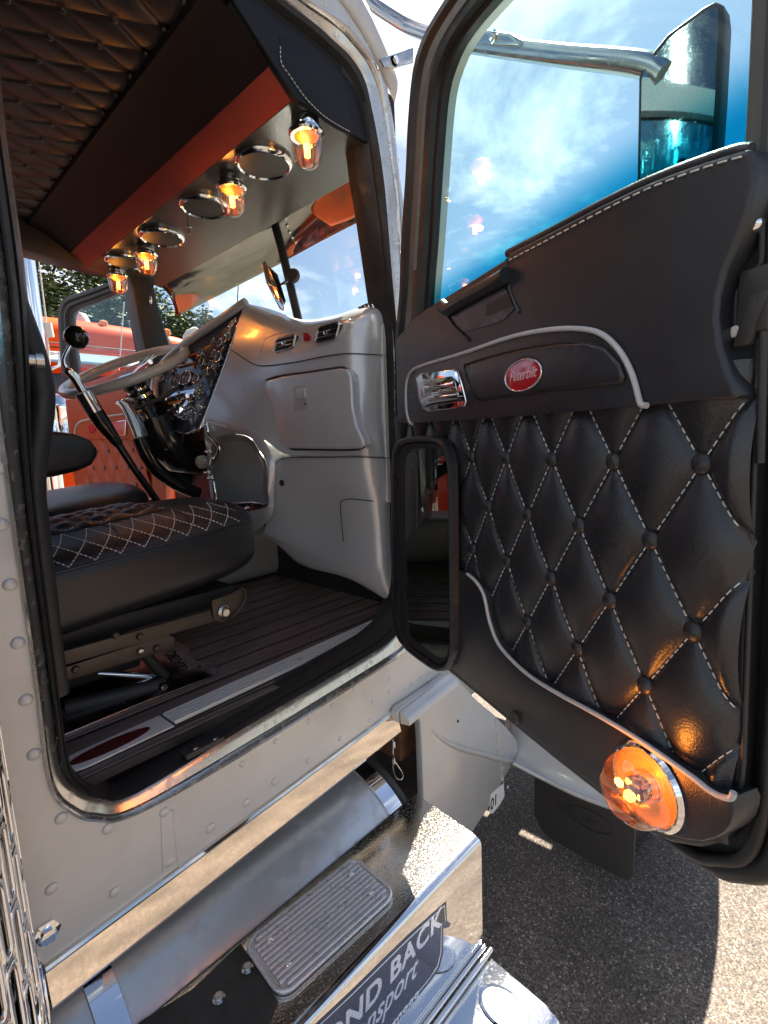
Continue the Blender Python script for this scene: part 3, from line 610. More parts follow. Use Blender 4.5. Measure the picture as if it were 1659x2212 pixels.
# seam where the pull cup begins
tube('pad_seam', cr([PD(*p, -.0345) for p in [(1094, 560), (1096, 600), (1106, 640), (1122, 675)]], 5), .0025, LEA, PADP, 6)
# pull cup: dark hollow with a grip bar above
cup = [(962, 688), (985, 672), (1040, 640), (1085, 612), (1100, 640), (1110, 668), (1090, 690), (1040, 708), (1000, 716), (985, 720), (972, 702)]
prism('pull_cup', [PD(*p, -.0352) for p in cup], DN*.0015, LEA, PADP, 0)
prism('cup_floor', [PD(*p, -.0362) for p in ((1050, 660), (1098, 632), (1105, 660), (1050, 684))], DN*.001, BLKP, PADP)
tube('pull_grip', cr([PD(*p, -.040) for p in [(955, 660), (968, 668), (990, 655), (1030, 632), (1080, 604), (1094, 594)]], 6), .013, LEAS, PADP, 12)
tube('cup_piping', cr([PD(*p, -.037) for p in [(956, 648), (962, 672), (978, 700), (998, 722), (1012, 735)]], 6), .003, LEA, PADP, 8)
# lower plate with handle and emblem, edged with grey piping
plate = [(885, 914), (878, 880), (878, 830), (888, 802), (915, 789), (1000, 763), (1100, 729), (1180, 713), (1250, 710), (1300, 722), (1340, 760), (1366, 810), (1382, 868), (1394, 876), (1200, 893), (1000, 908)]
prism('handle_plate', [PD(*p, -.0365) for p in plate], DN*.002, LEA, PADP, .0008)
pp = [(890, 916), (883, 908), (878, 880), (878, 832), (888, 803), (915, 789), (1000, 763), (1100, 729), (1180, 713), (1250, 710), (1300, 722), (1340, 760), (1366, 810), (1381, 864), (1386, 874), (1398, 876)]
tube('piping', cr([PD(*p, -.038) for p in pp], 6), .0036, PIPE, PADP, 10)
rp = [(1003, 796), (1015, 784), (1060, 770), (1120, 755), (1200, 742), (1260, 740), (1305, 752), (1335, 785), (1345, 815), (1335, 828), (1240, 838), (1130, 850), (1045, 864), (1030, 862), (1020, 845)]
prism('raised_panel', [PD(*p, -.043) for p in rp], DN*.0065, LEA, PADP, .005, 3, 60, True)
tube('panel_groove', cr([PD(*p, -.0372) for p in rp], 4, True), .0022, BLK, PADP, 6, True)
# emblem
ec = PD(1128, 811, -.0445); exx = (PD(1164, 806, -.0445)-ec); rx_ = exx.length; exx.normalize(); eyy = UP
lathe('emblem_recess', ec+DN*.0012, -DN, [(.0, 0), (.034, 0), (.036, -.0005)], BLK, PADP, 40, scale=(1.45, .82))
em = prism('emblem', ellipse(ec, DD, UP, .0465, .0228, 40), DN*.002, RED, PADP, .0008)
tube('emblem_rim', ellipse(ec, DD, UP, .047, .0233, 48), .0016, CHR, PADP, 8, True)
text('emblem_lettering', 'Peterbilt', ec-DN*.0004-UP*.006, DD, UP, .0225, LETS, PADP, .0008, 'CENTER', .40, .004, .92, .98)
# chrome handle
hb = [(897, 815), (908, 806), (978, 796), (988, 802), (996, 830), (1005, 866), (1001, 878), (985, 883), (925, 890), (912, 884), (905, 868)]
hnd = prism('handle_bezel', [PD(*p, -.042) for p in hb], DN*.006, CHR, PADP, .004, 3)
hi = [(912, 822), (975, 812), (983, 828), (990, 862), (984, 870), (925, 877), (918, 866)]
prism('handle_bowl', [PD(*p, -.0428) for p in hi], DN*.0012, CHR, PADP, .0003)
def hrow(pts, o): return [PD(x, y, o_) for (x, y), o_ in zip(pts, o)]
surf('handle_bowl_curve', [hrow([(914, 824), (945, 818), (974, 813)], (-.0435, -.0435, -.0435)), hrow([(916, 838), (948, 834), (979, 828)], (-.050, -.052, -.050)), hrow([(918, 852), (952, 846), (983, 842)], (-.0435, -.0435, -.0435))], CHR, PADP, 6)
surf('handle_lever', [hrow([(908, 862), (930, 850), (960, 846), (990, 842)], (-.046, -.056, -.058, -.055)), hrow([(909, 868), (931, 858), (960, 855), (991, 850)], (-.052, -.066, -.068, -.064)), hrow([(911, 876), (933, 868), (962, 864), (991, 860)], (-.050, -.062, -.063, -.060)), hrow([(913, 881), (934, 874), (962, 870), (990, 866)], (-.045, -.054, -.055, -.053))], CHR, PADP, 6, 60, .003)

# --- quilted panel
S0, SU, Z0q, ZV = .4221, .06168, 1.8628, .09447
def quilt_h(u, v, Hh):
    a = (u+v)/2; b = (u-v)/2; fa = abs(math.sin(math.pi*a)); fb = abs(math.sin(math.pi*b)); return Hh*((fa*fb)**.46)
def quilt_grid(fn, u0, u1, v0, v1, step, Hh):
    """sheet whose edges follow the seams: every cell is four triangles round its middle"""
    k = max(4, round(1/step)); i0, i1, j0, j1 = math.floor(u0*k), math.ceil(u1*k), math.floor(v0*k), math.ceil(v1*k); vs_ = []; fs = []; w_ = i1-i0+1
    for j in range(j0, j1+1):
        for i in range(i0, i1+1): vs_.append(fn(min(max(i/k, u0), u1), j/k, quilt_h(i/k, j/k, Hh)))
    for j in range(j1-j0):
        for i in range(i1-i0):
            u = (i0+i+.5)/k; v = (j0+j+.5)/k; c = len(vs_); vs_.append(fn(min(max(u, u0), u1), v, quilt_h(u, v, Hh)))
            a = j*w_+i; q = (a, a+1, a+w_+1, a+w_)
            for e in range(4): fs.append((q[e], q[(e+1) % 4], c))
    return vs_, fs
def qf(u, v, h):
    s = S0+SU*u; z = Z0q-ZV*v
    o = -.010-h
    e = max(0, (s-.948)/.018); o += .014*e*e
    return SZ(s, z, o)
uR = (.966-S0)/SU; uL = (.03-S0)/SU
vs_, fs = quilt_grid(qf, uL, uR, -1.05, 4.35, .0834, .0185)
QP = mk('quilted_panel', vs_, fs, LEA, DOOR, 180)
qpoly = [sz(PD(*p)) for p in ((862, 915), (1000, 908), (1395, 877), (1592, 862), (1628, 850), (1600, 1500), (1584, 1712), (1530, 1706), (1450, 1646), (1330, 1566), (1200, 1495), (1112, 1428), (1082, 1392), (1052, 1290), (1012, 1240), (1018, 1000), (1005, 960), (985, 945), (930, 942), (890, 950), (880, 975), (877, 1190), (866, 1190))]
segs = []
for kk in range(-8, 12):
    for sg in (1, -1):
        # seam lines u + sg*v = 2*kk
        cur = []
        for q in range(0, 260):
            v = -1.0+q*.021; u = 2*kk-sg*v
            s = S0+SU*u; z = Z0q-ZV*v
            ok = uL < u < uR-.05 and inside((s, z), qpoly) and min([math.hypot(u-i, (v-j)*1.5) for i in (math.floor(u), math.ceil(u)) for j in (math.floor(v), math.ceil(v)) if (i+j) % 2 == 0]+[9]) > .17
            if ok: cur.append(qf(u, v, 0)-DN*.0040)
            elif cur:
                if len(cur) > 2: segs.append((cur, -DN))
                cur = []
        if len(cur) > 2: segs.append((cur, -DN))
dashes('stitching', segs, THR, QP, .0013, .0009, .0075, .0034)
bt = dome_mesh('button', .0125, .0085, LEAS, 18, 6)
from_z = Vector((0, 0, 1)).rotation_difference(-DN).to_euler()
for j in range(0, 5):
    for i in range(-6, 10):
        if (i+j) % 2: continue
        s = S0+SU*i; z = Z0q-ZV*j
        if not inside((s, z), qpoly) or s > .93: continue
        shared('button', bt, QP, SZ(s, z, -.013), from_z)
# grey piping under the quilt and the plain lower panel
lo_p = [(1010, 1240), (1028, 1256), (1045, 1285), (1057, 1340), (1075, 1388), (1108, 1428), (1150, 1464), (1205, 1498), (1270, 1533), (1335, 1570), (1395, 1608), (1455, 1650), (1500, 1682), (1530, 1706), (1556, 1720), (1578, 1724), (1585, 1712)]
tube('piping', cr([PD(*p, -.0355) for p in lo_p], 5), .0034, PIPE, DOOR, 10)
lowp = [(866, 1188), (880, 1192), (1000, 1236)]+lo_p[:-1]+[(1585, 1742), (1583, 1762), (1576, 1783), (1563, 1800), (1545, 1811), (1515, 1818), (1482, 1815), (1455, 1808), (1404, 1787), (1352, 1750), (1300, 1710), (1200, 1631), (1100, 1549), (1050, 1507), (980, 1449), (922, 1402), (898, 1378), (884, 1342), (876, 1280)]
prism('lower_panel', [PD(*p, -.032) for p in lowp], DN*.04, LEAS, DOOR, .0025, 2, 50, True)
lathe('bumper_plug', PD(1115, 1549, -.032), -DN, [(.0, .007), (.009, .0065), (.011, .004), (.011, 0)], BLKP, DOOR, 20)
tube('piping', cr([PD(*p, -.031) for p in [(864, 1186), (872, 1188), (882, 1192)]], 5), .0045, PIPE, DOOR, 8)
# --- peep window
po = [(880, 978), (885, 960), (896, 948), (920, 941), (960, 940), (985, 944), (1004, 958), (1014, 985), (1018, 1020), (1019, 1200), (1019, 1380), (1013, 1418), (998, 1440), (975, 1442), (940, 1422), (905, 1395), (884, 1362), (878, 1300), (877, 1150), (878, 1020)]
pi_ = [(905, 1000), (909, 983), (922, 970), (945, 967), (965, 967), (980, 970), (992, 982), (998, 1002), (1001, 1040), (1002, 1200), (1002, 1370), (999, 1404), (990, 1414), (976, 1412), (955, 1398), (925, 1378), (910, 1358), (906, 1300), (904, 1150), (904, 1050)]
PA = cr([PD(*p, 0) for p in po], 4, True); PB = cr([PD(*p, 0) for p in pi_], 4, True)
def pl_(t, o): return [a.lerp(b, t)+DN*(o-.009) for a, b in zip(PA, PB)]
pf = loft('peep_frame', [pl_(0, -.022), pl_(.04, -.036), pl_(.2, -.040), pl_(.45, -.036), pl_(.55, -.026)], LEA, DOOR)
loft('peep_gasket', [pl_(.55, -.030), pl_(.62, -.034), pl_(.8, -.030), pl_(.9, -.029), pl_(1, -.027), pl_(1.02, -.024)], BLK, pf)
prism('peep_backing', [p+DN*-.035 for p in PB], DN*.002, mat('dark green backing', (.040, .055, .044), .35), pf)
prism('peep_glass', [p+DN*-.0375 for p in PB], DN*.0015, PGL, pf)
prism('peep_track', [PD(*p, -.040) for p in ((888, 1010), (900, 1010), (900, 1150), (888, 1150))], DN*.006, BLKP, pf, .002)
# --- lamp low on the door
lc = PD(1400, 1696, -.032)
lm = lathe('door_lamp_rim', lc, -DN, [(.051, 0), (.053, .003), (.049, .008), (.046, .007), (.045, .002)], CHR, DOOR, 40, cap=False)
lathe('door_lamp_base', lc, -DN, [(.0, .003), (.045, .003), (.045, 0)], AREF, lm, 32)
def fluted(name, o, ax, R, hgt, m, parent, lobes=10, n=80, tip=.3):
    ax, a, b_ = frame(ax); o = Vector(o); vs_ = []; fs = []; k = 14
    for i in range(k+1):
        t = i/k; r = R*(math.cos(t*math.pi/2)**.55 if t < 1 else 0); r = max(r, .0); h = hgt*math.sin(t*math.pi/2)
        fl = .035*math.sin(math.pi*min(1, t*1.15))
        for j in range(n):
            th = 2*math.pi*j/n; rr = r*(1+fl*math.cos(lobes*th)); vs_.append(o+ax*h+(a*math.cos(th)+b_*math.sin(th))*rr)
    for i in range(k):
        for j in range(n): fs.append((i*n+j, i*n+(j+1) % n, (i+1)*n+(j+1) % n, (i+1)*n+j))
    return mk(name, vs_, fs, m, parent, 60)
fluted('door_lamp_lens', lc-DN*.005, -DN, 0.045, .048, LENSO, lm, 9)
lathe('door_lamp_post', lc-DN*.004, -DN, [(.020, 0), (.016, .02), (.0, .022)], CHRD, lm, 16)
for a_, b_, c_ in ((-.006, .006, .020), (.006, -.003, .020), (-.004, -.010, .025)): box('door_lamp_led', lc-DN*c_+DD*a_+UP*b_, (.011, .010, .010), LED, lm, Matrix((DD, UP, DN)).transposed(), .002)
pld = bpy.data.lights.new('door_lamp_glow', 'POINT'); pld.energy = .13; pld.color = (1, .33, .04); pld.shadow_soft_size = .012
plo = bpy.data.objects.new('door_lamp_glow', pld); col.objects.link(plo); plo.parent = T; plo.matrix_parent_inverse = wmat(T).inverted(); plo.location = lc-DN*.055+UP*.02
# --- latch side
lat = prism('latch_plate', [PD(*p, -.006) for p in ((1640, 385), (1655, 395), (1652, 560), (1648, 610), (1690, 600), (1690, 380))], DN*.01, BLKP, DOOR, .002)
lathe('screw', PD(1620, 486, -.016), -DN, [(.0, .005), (.004, .0052), (.0085, .004), (.010, .0), (.010, -.006)], CHR, DOOR, 20)
prism('latch_recess', [PD(*p, -.006) for p in ((1592, 612), (1598, 598), (1640, 580), (1668, 578), (1668, 735), (1640, 733), (1596, 728), (1588, 715))], DN*.004, BLK, DOOR, .002)
tube('latch_lip', cr([PD(*p, -.009) for p in ((1648, 385), (1646, 520), (1640, 575), (1605, 592), (1594, 606), (1589, 700), (1590, 722), (1600, 730), (1630, 732), (1640, 742), (1636, 840))], 4), .0028, BLKP, DOOR, 8)
box('latch_body', PD(1640, 650, -.008), (.03, .06, .02), DRK, DOOR, Matrix((DD, UP, DN)).transposed(), .004)
box('latch_lever', PD(1625, 690, -.016), (.016, .05, .012), DRK, DOOR, Matrix((DD, (UP+DD*.3).normalized(), DN)).transposed(), .003)
tube('latch_rod', [PD(1650, 700, -.012), PD(1642, 1000, -.004)], .004, BLKP, DOOR, 10)
box('latch_pin', PD(1606, 714, -.012), (.02, .012, .012), CREAM, DOOR, Matrix((DD, UP, DN)).transposed(), .003)
tube('edge_bead', [PD(1634, 880, .0), PD(1618, 1300, .0), PD(1606, 1640, 0), PD(1594, 1760, 0)], .003, BLKP, DOOR, 8)
# --- mirror on tubular arms outside the door
MO = .34
def PM(x, y, o=MO): return onpl(x, y, DN, DC+o)
arm = cr([PM(700, -120, .05), PM(790, -8, .18), PM(850, 38, .25), PM(905, 66, .30), PM(1000, 92, .33), PM(1200, 118), PM(1380, 138), PM(1440, 165)], 8)
MA = tube('mirror_arm', arm, .022, STEEL, DOOR, 16)
prism('arm_clamp', [PM(*p, MO-.03) for p in ((985, 68), (1040, 62), (1100, 70), (1120, 85), (1120, 102), (1060, 100), (1000, 92))], DN*.05, STEEL, DOOR, .008)
lathe('clamp_bolt', PM(1064, 78, MO-.035), -DN, [(0, .008), (.009, .008), (.009, 0), (.015, 0), (.015, -.004)], CHR, DOOR, 6)
prism('roof_bracket', [PY(*p, -.02) for p in ((818, 130), (850, 118), (890, 102), (890, 138), (850, 150), (826, 146))], (0, -.006, 0), STEEL, T, .002)
lathe('bracket_bolt', PY(851, 132, -.026), (0, -1, 0), [(0, .01), (.008, .01), (.008, 0), (.014, 0), (.014, -.003)], CHR, T, 6)
mq = [(1377, 168), (1384, 140), (1440, 70), (1520, 10), (1545, -2), (1560, 6), (1564, 40), (1556, 200), (1546, 345), (1530, 470), (1372, 470)]
MN = (DN+Vector((.1, .35, 0))).normalized()
mc = PM(1460, 240); 
def PMi(x, y, o=0): return onpl(x, y, MN, MN.dot(mc)+o)
mh = prism('mirror_housing', [PMi(*p) for p in mq], MN*.05, BLKP, DOOR, .01, 3)
mq2 = [(1386, 175), (1392, 150), (1446, 82), (1522, 24), (1543, 14), (1550, 20), (1552, 45), (1545, 200), (1535, 345), (1520, 455), (1382, 455)]
MIRM = mat('rain spotted mirror', (.34, .42, .46), .03, metal=1., dirt=.22, dcol=(.30, .34, .36), dscale=320)
prism('mirror_glass', [PMi(*p, -.002) for p in mq2], MN*.001, MIRM, mh)
# door limit bumper
tube('mirror_stem', [PMi(1472, 345, -.01), PMi(1470, 372, -.01)], .006, BLKP, DOOR, 8)
# ================================================================== cab interior
# --- floor of dark planks with black seams
def woodmat(name, seed):
    m = bpy.data.materials.new(name); m.use_nodes = True; t = m.node_tree; b = t.nodes['Principled BSDF']
    tc = N(t, 'ShaderNodeTexCoord'); mp_ = N(t, 'ShaderNodeMapping'); mp_.inputs['Scale'].default_value = (2.2, 26, 26); mp_.inputs['Location'].default_value = (seed, seed*2, 0); t.links.new(tc.outputs['Object'], mp_.inputs[0])
    n = N(t, 'ShaderNodeTexNoise'); n.inputs['Scale'].default_value = 1.6; n.inputs['Detail'].default_value = 8; n.inputs['Distortion'].default_value = 1.2; t.links.new(mp_.outputs[0], n.inputs['Vector'])
    r = N(t, 'ShaderNodeValToRGB'); r.color_ramp.elements[0].position = .3; r.color_ramp.elements[0].color = (.12, .094, .088, 1); r.color_ramp.elements[1].position = .72; r.color_ramp.elements[1].color = (.23, .18, .165, 1)
    t.links.new(n.outputs['Fac'], r.inputs[0]); t.links.new(r.outputs[0], b.inputs['Base Color']); b.inputs['Roughness'].default_value = .26
    bp = N(t, 'ShaderNodeBump'); bp.inputs['Strength'].default_value = .25; bp.inputs['Distance'].default_value = .001; t.links.new(n.outputs['Fac'], bp.inputs['Height']); t.links.new(bp.outputs[0], b.inputs['Normal']); return m
FZ = 1.30
floor = box('floor', (.55, .80, FZ-.0085), (2.2, 1.50, .02), BLK, T)
woods = [woodmat('dark plank %s' % k, i*3.7) for i, k in enumerate(('one', 'two', 'three', 'four'))]
y = .055; k = 0
while y < 1.5:
    box('plank', (.55, y+.0345, FZ-.002), (2.18, .070, .010), woods[k % 4], floor, bevel=.0012, seg=1)
    y += .083; k += 1
# sill plate with ribs and an oval inlay
sa, sb = PZ(365, 1556, FZ+.006), PZ(822, 1346, FZ+.006); sx = (sb-sa).normalized(); sy = UP.cross(sx); wid = .062
sp_ = prism('sill_plate', [sa-sy*wid/2, sb-sy*wid/2, sb+sy*wid/2, sa+sy*wid/2], (0, 0, -.003), BLK, T)
for i in range(5):
    o_ = -wid/2+.006+i*(wid-.012)/4
    loft('sill_rib', [[q+sy*(o_+a)+UP*b for a, b in ((-.0032, 0), (-.0024, .008), (.0024, .008), (.0032, 0))] for q in (sa, sb)], RIBM, sp_, False, 60)
sc_ = sa.lerp(sb, .52)
for q in (.52, .93): lathe('screw', sa.lerp(sb, q)+UP*.003, UP, [(0, .004), (.006, .003), (.008, 0)], DRK, sp_, 12)
e0 = sa-sx*.005
shp = [e0+sy*wid*.55, e0-sy*wid*.55]+[e0-sx*.165+sx*-.05*math.cos(rad(a))+sy*wid*.55*math.sin(rad(a)) for a in range(-90, 91, 15)]
ip = prism('inlay_plate', [p+UP*.003 for p in shp], (0, 0, -.004), RIBM, sp_, .001)
prism('inlay', [p+UP*.0045 for p in ellipse(e0-sx*.115, sx, sy, .078, .021, 36)], (0, 0, -.002), REDL, sp_)
for i, yy in enumerate((.062, .082)): box('sill_rubber_strip', (.68, yy, FZ-.012+.006*i), (.95, .012, .02), BLK, T, bevel=.004)
box('striker_plate', PY(440, 1612, .004)+Vector((0, .004, .0)), (.085, .03, .012), BLKP, T, bevel=.002)
for dx_ in (-.02, .024): lathe('striker_screw', PY(440, 1612, .004)+Vector((dx_, -.002, .007)), UP, [(0, .003), (.006, .002), (.007, 0)], STEEL, T, 12)
# --- inner wall, kick panel, roof lining, rear wall
prism('rear_wall', [Vector((-.32, .012, 1.2)), Vector((-.32, 1.56, 1.2)), Vector((-.32, 1.56, 3.0)), Vector((-.32, .012, 3.0))], (.02, 0, 0), LEA, T)
prism('roof_lining', [Vector((-.3, .06, 2.845)), Vector((1.1, .06, 2.845)), Vector((1.1, 1.52, 2.845)), Vector((-.3, 1.52, 2.845))], (0, 0, .02), LEAK, T)
# far (driver) side wall with its own opening
Of = [Vector((p.x, 1.57, p.z)) for p in O]; Sf = [Vector((p.x, 1.52, p.z)) for p in S]
outf = [Vector((p.x, 1.57, p.z)) for p in outer]
polyhole('far_side_panel', outf, Of, (0, -.012, 0), SIL, T)
loft('far_door_seal', [Of, [p+Vector((0, -.02, 0)) for p in Of], Sf, [p+Vector((0, -.02, 0)) for p in Sf]], BLK, T)
# dark header over the driver's door
hd = [(0, 505), (60, 520), (150, 545), (205, 560), (160, 568), (60, 541), (0, 527), (-60, 515), (-60, 480)]
prism('far_header', [PY(*p, 1.46) for p in ((-80, 440), (300, 470), (300, 600), (160, 569), (60, 541), (0, 526), (-80, 505))], (0, .10, 0), LEAS, T, .006)
# driver-side pillar and its inner strip
prism('far_pillar', [PY(*p, 1.44) for p in ((270, 545), (312, 560), (366, 742), (372, 900), (330, 900), (318, 770))], (0, .10, 0), BLKP, T, .008)
lathe('pillar_hook', PY(324, 648, 1.43), (0, -1, 0), [(.010, 0), (.012, .006), (0, .012)], CHRD, T, 12, scale=(.6, 1.6))
# rear pillar trim, bulging weatherstrip and striker bolt
prism('pillar_trim', [PY(*p, .075) for p in ((-30, 560), (10, 620), (40, 690), (70, 760), (85, 830), (84, 900), (72, 980), (68, 1060), (72, 1100), (-30, 1100))], (0, .01, 0), PILL, T, .003)
tube('pillar_weatherstrip', cr([PY(*p, .060) for p in [(-22, 470), (-4, 545), (18, 610), (44, 680), (70, 750), (88, 815), (93, 868), (86, 935), (76, 1000), (73, 1065), (82, 1150), (96, 1270), (110, 1390), (124, 1500)]], 5), .0185, BLK, T, 12)
lathe('striker_bolt', PY(20, 776, .045), (1, -.12, .03), [(0, 0), (.010, .0), (.010, .034), (.0125, .035), (.0125, .046), (.0, .047)], ALU, T, 16)
box('striker_mount', PY(16, 790, .050), (.014, .02, .075), ALU, T, bevel=.004)
# --- ceiling quilting
def qc(u, v, h): return Vector((.424+.0845*u, .298+.0475*v, 2.80+.0-h))
vs_, fs = quilt_grid(lambda u, v, h: Vector((.424+.0845*u, .298+.0475*v, 2.812-h)), -8.2, 2.55, -4.6, 25.5, .126, .009)
CQ = mk('quilted_headliner', vs_, fs, LEAR, T, 180)
hb_ = dome_mesh('headliner_button', .008, .005, LEAS, 12, 4)
for i in range(-3, 3):
    for j in range(-4, 24):
        if (i+j) % 2 == 0: shared('headliner_button', hb_, CQ, Vector((.424+.0845*i, .298+.0475*j, 2.806)), (math.pi, 0, 0))
# --- overhead console
CZ = 2.68
c1, c2 = PZ(642, 202, CZ), PZ(190, 580, CZ)
X0 = .80; y0c, y1c = .035, 1.50
sec = [(.655, 2.80), (.745, 2.725), (.75, 2.719), (.797, 2.684), (.803, 2.680), (1.13, 2.672), (1.145, 2.69), (1.145, 2.80)]
cons = loft('overhead_console', [[Vector((x, y_, z)) for x, z in sec] for y_ in (y0c, y1c)], CANVAS, T, False, 25, True)
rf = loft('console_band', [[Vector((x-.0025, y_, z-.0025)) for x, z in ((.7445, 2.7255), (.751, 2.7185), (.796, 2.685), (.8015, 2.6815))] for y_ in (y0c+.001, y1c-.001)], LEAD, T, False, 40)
loft('console_shoulder', [[Vector((x-.003, y_, z-.003)) for x, z in ((.600, 2.806), (.605, 2.796), (.655, 2.785), (.742, 2.727))] for y_ in (.03, y1c)], LEAK, T, False, 40)
prism('console_end', [Vector((x, .033, z)) for x, z in ((.62, 2.83), (.655, 2.795), (.745, 2.722), (.80, 2.678), (1.13, 2.670), (1.147, 2.69), (1.147, 2.83))], (0, -.012, 0), LEAK, T, .003)
prism('added_unseen_header', [Vector((1.10, .02, 2.735)), Vector((1.30, .78, 2.775)), Vector((1.10, 1.55, 2.735)), Vector((.95, 1.55, 2.80)), Vector((.95, .02, 2.80))], (0, 0, .2), BLKP, T)  # unseen header, added to stop sun leaking in above the windshield
# end wing near the passenger with a stitched edge
wing = [(604, 75), (640, 95), (690, 140), (735, 200), (757, 245), (763, 292), (735, 280), (700, 258), (665, 225), (645, 200), (622, 165), (606, 135)]
wg = prism('console_wing', [PY(*p, .019) for p in wing], (0, .008, 0), LEAK, T, .006, 3, 60)
dashes('stitching', [(cr([PY(*p, .0185) for p in ((606, 100), (608, 135), (626, 163), (648, 195), (668, 220), (702, 252), (737, 274), (756, 284))], 6), (0, -1, 0))], THR, wg, .0016, .001, .006, .003)
# lamps and speakers
LB = [(660, 262), (498, 383), (313, 533), (252, 581)]; SPK = [(570, 356), (443, 449), (350, 515), (272, 567)]
for i, (x, y) in enumerate(LB):
    c = PZ(x, y, CZ-.004)
    c.z = CZ-.003
    lb = lathe('dome_lamp', c, (0, 0, -1), [(.0, 0), (.033, 0), (.035, .004), (.034, .018), (.041, .023), (.043, .031), (.039, .036)], CHR, T, 28, 40)
    fluted('dome_lamp_lens', c-UP*.031, (0, 0, -1), .039, .074, LENSP, lb, 12, 72)
    box('dome_lamp_led', c-UP*.066, (.011, .011, .032), LED, lb, bevel=.002)
    lathe('dome_lamp_reflector', c-UP*.033, (0, 0, -1), [(.034, 0), (.014, .014), (.0, .015)], LEDG, lb, 20)
    L_ = bpy.data.lights.new('dome_lamp_glow', 'POINT'); L_.energy = .085; L_.color = (1, .38, .06); L_.shadow_soft_size = .01
    lo_ = bpy.data.objects.new('dome_lamp_glow', L_); col.objects.link(lo_); lo_.parent = T; lo_.matrix_parent_inverse = wmat(T).inverted(); lo_.location = c-UP*.062+Vector((-.014, 0, 0))
for i, (x, y) in enumerate(SPK):
    c = PZ(x, y, CZ-.012); c.z = CZ-.001
    sp2 = lathe('speaker_ring', c, (0, 0, -1), [(.078, 0), (.080, .006), (.076, .013), (.070, .017), (.066, .013)], CHR, T, 48, 50, cap=False)
    lathe('speaker_mesh', c, (0, 0, -1), [(.0, .015), (.04, .0145), (.067, .0125), (.072, .004)], MESH, sp2, 40)
lathe('toggle_switch', PZ(408, 488, CZ-.004), (0, 0, -1), [(.008, 0), (.008, .004), (.003, .006), (.003, .022), (.004, .026), (0, .028)], CHR, T, 12)
lathe('screw', PZ(403, 121, 2.79), (0, 0, -1), [(.004, 0), (.003, .003), (0, .004)], CHR, T, 10)
# --- windshield
tl, tm, trr = PX(318, 598, 1.10), PX(594, 474, 1.265), PX(772, 292, 1.10)
bl_, bm_, br = PX(372, 800, 1.14), PX(652, 705, 1.30), PX(836, 700, 1.13)
prism('windshield_pane', [trr, tm, bm_, br], (.005, 0, 0), WGL, T); prism('windshield_pane', [tm, tl, bl_, bm_], (.005, 0, 0), WGL, T)
cp = tube('center_post', [PX(588, 462, 1.262), PX(608, 535, 1.27), PX(648, 705, 1.29)], .017, BLK, T, 12)
tube('windshield_seal', cr([PX(775, 288, 1.085), PX(690, 378, 1.17), PX(604, 466, 1.255)], 6), .014, BLK, T, 10)
tube('windshield_seal', cr([PX(588, 476, 1.255), PX(470, 530, 1.18), PX(320, 596, 1.09)], 6), .014, BLK, T, 10)
# polished outside visor
vt = [PX(318, 594, 1.12), PX(450, 535, 1.20), PX(594, 470, 1.29), PX(690, 375, 1.21), PX(790, 270, 1.12)]
vb = [PX(383, 684, 1.33), PX(480, 634, 1.42), PX(604, 570, 1.50), PX(700, 518, 1.42), PX(806, 464, 1.33)]
vm = [a.lerp(b, .5)+Vector((.03, 0, .02)) for a, b in zip(vt, vb)]
vz = surf('sun_visor', [vt, vm, vb], GLD, T, 6, 60, .003)
vp = surf('visor_reflection', [[PX(*p) for p in ((690, 425, 1.225), (740, 370, 1.19), (800, 305, 1.15))], [PX(*p) for p in ((672, 455, 1.26), (740, 425, 1.24), (812, 380, 1.20))], [PX(*p) for p in ((715, 488, 1.32), (760, 472, 1.29), (815, 440, 1.26))]], ORD, T, 5, 60, .003)  # orange reflection in the visor's underside, built as a coloured sheet
for p in ((616, 470), (620, 486), (625, 500), (631, 512), (638, 522)): lathe('visor_rivet', PX(*p, 1.285), (-1, 0, -.5), [(.007, 0), (.005, .004), (0, .005)], STEEL, vz, 10)
# phone holder clamped to the centre post (rests there, a thing of its own)
ph = thing('phone_holder', 'silver mirror-like tablet on a round clamp at the windshield centre post', 'holder', PX(600, 640, 1.22))
prism('tablet', [PX(*p, 1.20) for p in ((566, 568), (572, 566), (612, 655), (611, 672), (604, 668), (575, 612))], (-.004, -.012, .0), CHRD, ph, .002)
prism('tablet_face', [PX(*p, 1.205) for p in ((574, 570), (598, 592), (616, 650), (612, 660))], (.004, 0, 0), BLKG, ph, .001)
lathe('clamp', PX(634, 597, 1.25), (-.8, -.5, 0), [(.0, 0), (.026, 0), (.028, .006), (.022, .018), (0, .02)], BLKP, ph, 20)
tube('clamp_arm', [PX(632, 600, 1.25), PX(600, 620, 1.22)], .006, CHR, ph, 8)

